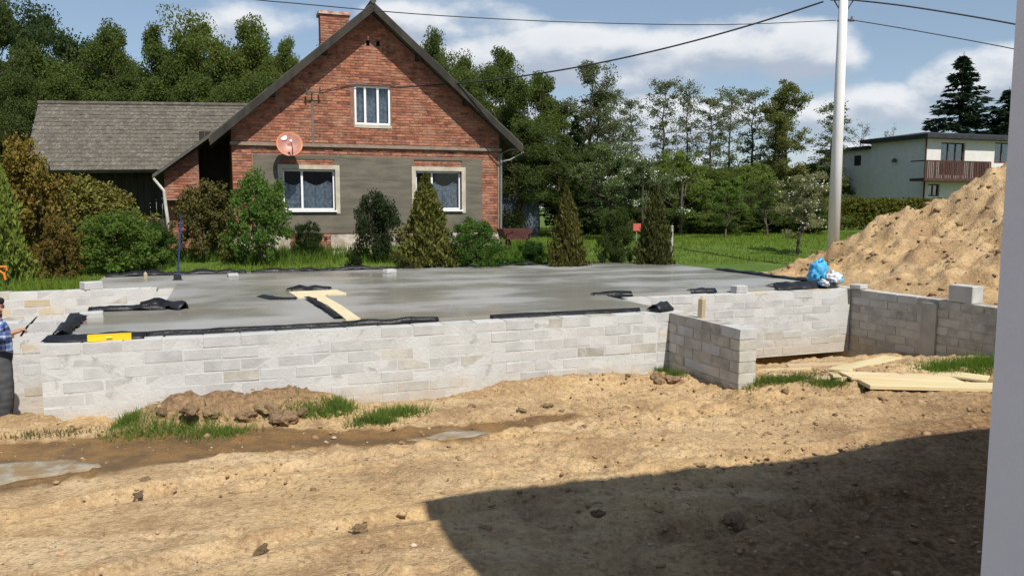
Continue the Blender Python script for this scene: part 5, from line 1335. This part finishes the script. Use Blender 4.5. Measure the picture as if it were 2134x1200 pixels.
# ------------------------------------------------------------------ the worker at the left edge
def skinned(name, verts, edges, radii, m, parent, sub=2, root=0, crumple=0.0):
    me = bpy.data.meshes.new(name); me.from_pydata([Vector(v) for v in verts], edges, []); me.update()
    o = bpy.data.objects.new(name, me); COL.objects.link(o)
    o.modifiers.new('skin', 'SKIN').use_smooth_shade = True
    ss = o.modifiers.new('sub', 'SUBSURF'); ss.levels = sub; ss.render_levels = sub
    if not me.skin_vertices: me.skin_vertices.new()
    for i, sv_ in enumerate(me.skin_vertices[0].data):
        rr = radii[i]; sv_.radius = rr if hasattr(rr, '__len__') else (rr, rr); sv_.use_root = (i == root)
    dg = bpy.context.evaluated_depsgraph_get(); dg.update(); nm = bpy.data.meshes.new_from_object(o.evaluated_get(dg))
    bpy.data.objects.remove(o); nm.name = name; nm.materials.clear(); nm.materials.append(m)
    if crumple:                                                   # folds of the cloth
        from mathutils import noise as mn
        for q in nm.vertices:
            c_ = q.co; k_ = mn.noise(Vector((c_.x * 9, c_.y * 9, c_.z * 22))) + .6 * mn.noise(Vector((c_.x * 22 + 5, c_.y * 22, c_.z * 14)))
            q.co = c_ + q.normal * (k_ * crumple)
    return link(name, nm, None, parent)
def chainset(chains):
    """chains of (point, radius); points that repeat are shared -> verts, edges, radii"""
    vs = []; rs = []; es = []; look = {}
    for ch_ in chains:
        prev = None
        for p, rr in ch_:
            k_ = tuple(round(c, 4) for c in p)
            if k_ not in look: look[k_] = len(vs); vs.append(p); rs.append(rr)
            if prev is not None: es.append((prev, look[k_]))
            prev = look[k_]
    return vs, es, rs
foot = atd(10, 868, 8.85)
per = thing('person', 'worker in blue checked shirt and grey trousers bending at left edge', 'person', (foot.x, foot.y, -.42), 0)
O_ = Vector((foot.x, foot.y, -.42))
def L_(px, py, d): return tuple(atd(px - 14, py, d) - O_)
pel = L_(8, 742, 8.86); wai = L_(4, 716, 8.87); chest = L_(-2, 686, 8.88); neck = L_(0, 661, 8.87); hb2 = L_(4, 648, 8.86); hc = L_(6, 636, 8.85); htop = L_(4, 624, 8.86)
shR = L_(6, 675, 8.70); shL = L_(-10, 673, 9.05); elR = L_(10, 704, 8.58); wrR = L_(45, 692, 8.66); elL = L_(6, 704, 9.1); wrL = L_(42, 700, 8.95)
hipR = L_(16, 752, 8.78); hipL = L_(4, 752, 8.96); knR = L_(28, 828, 8.74); knL = L_(8, 828, 8.98); anR = L_(18, 905, 8.78); anL = L_(-6, 905, 8.98); toR = L_(46, 920, 8.74); toL = L_(22, 920, 8.96)
SKIN = mat('skin', (.42, .22, .14), (.36, .18, .11), .55, 8)
hand = Vector(wrR); hd_ = (Vector(wrR) - Vector(elR)).normalized(); palm = hand + hd_ * .07
body_ch = [[(pel, (.15, .12)), (wai, (.135, .105)), (chest, (.155, .115)), (neck, .055), (hb2, .06), (hc, (.074, .09)), (htop, .055)],
           [(chest, (.155, .115)), (shR, .062), (elR, .042), (wrR, .028), (tuple(palm), (.036, .018))], [(chest, (.155, .115)), (shL, .062), (elL, .042), (wrL, .028)],
           [(pel, (.15, .12)), (hipR, .09), (knR, .058), (anR, .04), (toR, .035)], [(pel, (.15, .12)), (hipL, .09), (knL, .058), (anL, .04), (toL, .035)]]
vs, es, rs = chainset(body_ch); body = skinned('body', vs, es, rs, SKIN, per)
side = hd_.cross(Vector((0, 0, 1))).normalized()
for i, (so_, ln) in enumerate(((-.027, .060), (-.009, .072), (.009, .074), (.026, .064))):
    b0 = palm + side * so_; k1 = b0 + hd_ * ln * .5 + Vector((0, 0, -.008)); k2 = b0 + hd_ * ln * .72 + Vector((0, 0, -.035)); k3 = b0 + hd_ * ln * .5 + Vector((0, 0, -.052))
    skinned('finger', [palm + side * so_ * .6 - hd_ * .02, b0, k1, k2, k3], [(0, 1), (1, 2), (2, 3), (3, 4)], [.010, .010, .009, .0085, .007], SKIN, per, 1)
tb0 = hand + hd_ * .025 + side * -.02; skinned('thumb', [tb0, tb0 - side * .03 + hd_ * .02, tb0 - side * .032 + hd_ * .05 + Vector((0, 0, -.02)), tb0 - side * .012 + hd_ * .065 + Vector((0, 0, -.035))], [(0, 1), (1, 2), (2, 3)], [.012, .011, .010, .008], SKIN, per, 1)
def shirt_mat():
    m = bpy.data.materials.new('checked_shirt'); m.use_nodes = True; g = NT(m.node_tree); bs = g.n['Principled BSDF']
    co = g.new('ShaderNodeTexCoord').outputs['Object']; sp_ = g.new('ShaderNodeSeparateXYZ'); g.l.new(co, sp_.inputs[0])
    def stripe(x, k_): return g.m('GREATER_THAN', g.m('FRACT', g.m('MULTIPLY', x, k_)), .62)
    hsum = g.m('ADD', sp_.outputs[0], g.m('MULTIPLY', sp_.outputs[1], .4))
    s = g.m('ADD', stripe(hsum, 15), stripe(sp_.outputs[2], 15))
    col = g.mix(g.m('MULTIPLY', s, .5), (.07, .13, .36), (.50, .56, .68)); col = g.mix(g.m('MULTIPLY', stripe(g.m('ADD', sp_.outputs[2], .02), 7.5), .7), col, (.02, .03, .10))
    g.put(bs.inputs['Base Color'], col); bs.inputs['Roughness'].default_value = .85; return m
vs, es, rs = chainset([[(tuple(Vector(pel) + Vector((0, 0, -.02))), (.185, .16)), (pel, (.18, .155)), (wai, (.165, .14)), (chest, (.172, .13)), (tuple(Vector(chest).lerp(Vector(neck), .7)), .075)],
                       [(chest, (.172, .13)), (shR, .076), (elR, .056), (tuple(Vector(elR).lerp(Vector(wrR), .85)), .042)], [(chest, (.172, .13)), (shL, .076), (elL, .056), (tuple(Vector(elL).lerp(Vector(wrL), .85)), .042)]])
skinned('shirt', vs, es, rs, shirt_mat(), per, 3, 0, .012)
TROU = mat('trousers', (.055, .055, .056), (.08, .08, .08), .9, 7, bump=.01, bscale=9)
vs, es, rs = chainset([[(tuple(Vector(pel) + Vector((0, 0, .10))), (.160, .130)), (pel, (.165, .14)), (hipR, .118), (tuple(Vector(hipR).lerp(Vector(knR), .55)), .100), (knR, .084), (tuple(Vector(knR).lerp(Vector(anR), .5)), .084), (tuple(Vector(anR) + Vector((.01, 0, -.02))), .092)],
                       [(pel, (.165, .14)), (hipL, .118), (tuple(Vector(hipL).lerp(Vector(knL), .55)), .100), (knL, .084), (tuple(Vector(knL).lerp(Vector(anL), .5)), .084), (tuple(Vector(anL) + Vector((.01, 0, -.02))), .092)]])
skinned('trousers', vs, es, rs, TROU, per, 3, 0, .007)
for an_, to_ in ((anR, toR), (anL, toL)):
    a3 = Vector((an_[0], an_[1], .05)); t3 = Vector((to_[0], to_[1], .04)); skinned('boot', [a3 + Vector((0, 0, .08)), a3, a3.lerp(t3, .55), t3], [(0, 1), (1, 2), (2, 3)], [.055, .06, .052, .044], MATS['rubber'], per)
cb = Vector(hc); up_ = (Vector(htop) - Vector(hb2)).normalized(); HAIR = mat('dark_cap', (.018, .015, .014), (.03, .026, .024), .9, 9)
skinned('cap', [cb + up_ * .02 + Vector((-.035, .02, 0)), cb + up_ * .055, cb + up_ * .085 + Vector((-.01, 0, 0))], [(0, 1), (1, 2)], [(.088, .088), (.098, .098), (.07, .07)], HAIR, per)
fw = Vector((.85, -.42, -.25)).normalized(); fc = cb - up_ * .02; sd_ = fw.cross(up_).normalized()
skinned('nose', [fc + fw * .075 + up_ * .02, fc + fw * .105 - up_ * .012, fc + fw * .085 - up_ * .02], [(0, 1), (1, 2)], [.010, .014, .009], SKIN, per, 1)
for s_ in (-1, 1):
    MB().lathe([(.001, -.011), (.008, -.007), (.011, 0), (.008, .007), (.001, .011)], 10, Matrix.Translation(fc + fw * .082 + sd_ * .03 * s_ + up_ * .022)).build('eye', mat('eye', (.05, .035, .03), None, .2), per, True)
    skinned('ear', [fc + sd_ * .078 * s_ + up_ * .02, fc + sd_ * .088 * s_ - fw * .01, fc + sd_ * .08 * s_ - up_ * .025], [(0, 1), (1, 2)], [(.01, .018), (.012, .02), (.008, .012)], SKIN, per, 1)
skinned('mouth', [fc + fw * .083 - up_ * .045 - sd_ * .02, fc + fw * .09 - up_ * .045, fc + fw * .083 - up_ * .045 + sd_ * .02], [(0, 1), (1, 2)], [.005, .006, .005], mat('lips', (.30, .12, .09), None, .5), per, 1)
# the float in the hand
pt = palm + hd_ * .02 + Vector((0, 0, -.03)) + O_
tl = thing('trowel', 'dark long-handled trowel held in the hand of the worker', 'trowel', pt)
MB().tube([(-.05, .02, -.05), (.05, 0, .07)], .011, 8).build('handle', MATS['rubber'], tl); MB().tube([(.05, 0, .07), (.08, 0, .10)], .006, 6).build('tang', MATS['iron'], tl)
MB().prism([Vector((.075, -.03, .09)), Vector((.15, -.012, .17)), Vector((.15, .012, .17)), Vector((.075, .03, .09))], (.004, 0, -.004)).build('blade', MATS['iron'], tl)
# mortar tub at the worker's feet
P = atd(30, 905, 9.3); tb_ = tag(MB().lathe([(.001, .012), (.26, .012), (.30, .09), (.315, .09), (.27, 0), (.001, 0)], 24).build('mortar_tub', MATS['rubber'], None, True, loc=(P.x, P.y, gz_at(P))), 'flat black mortar tub on the ground at the worker', 'tub')
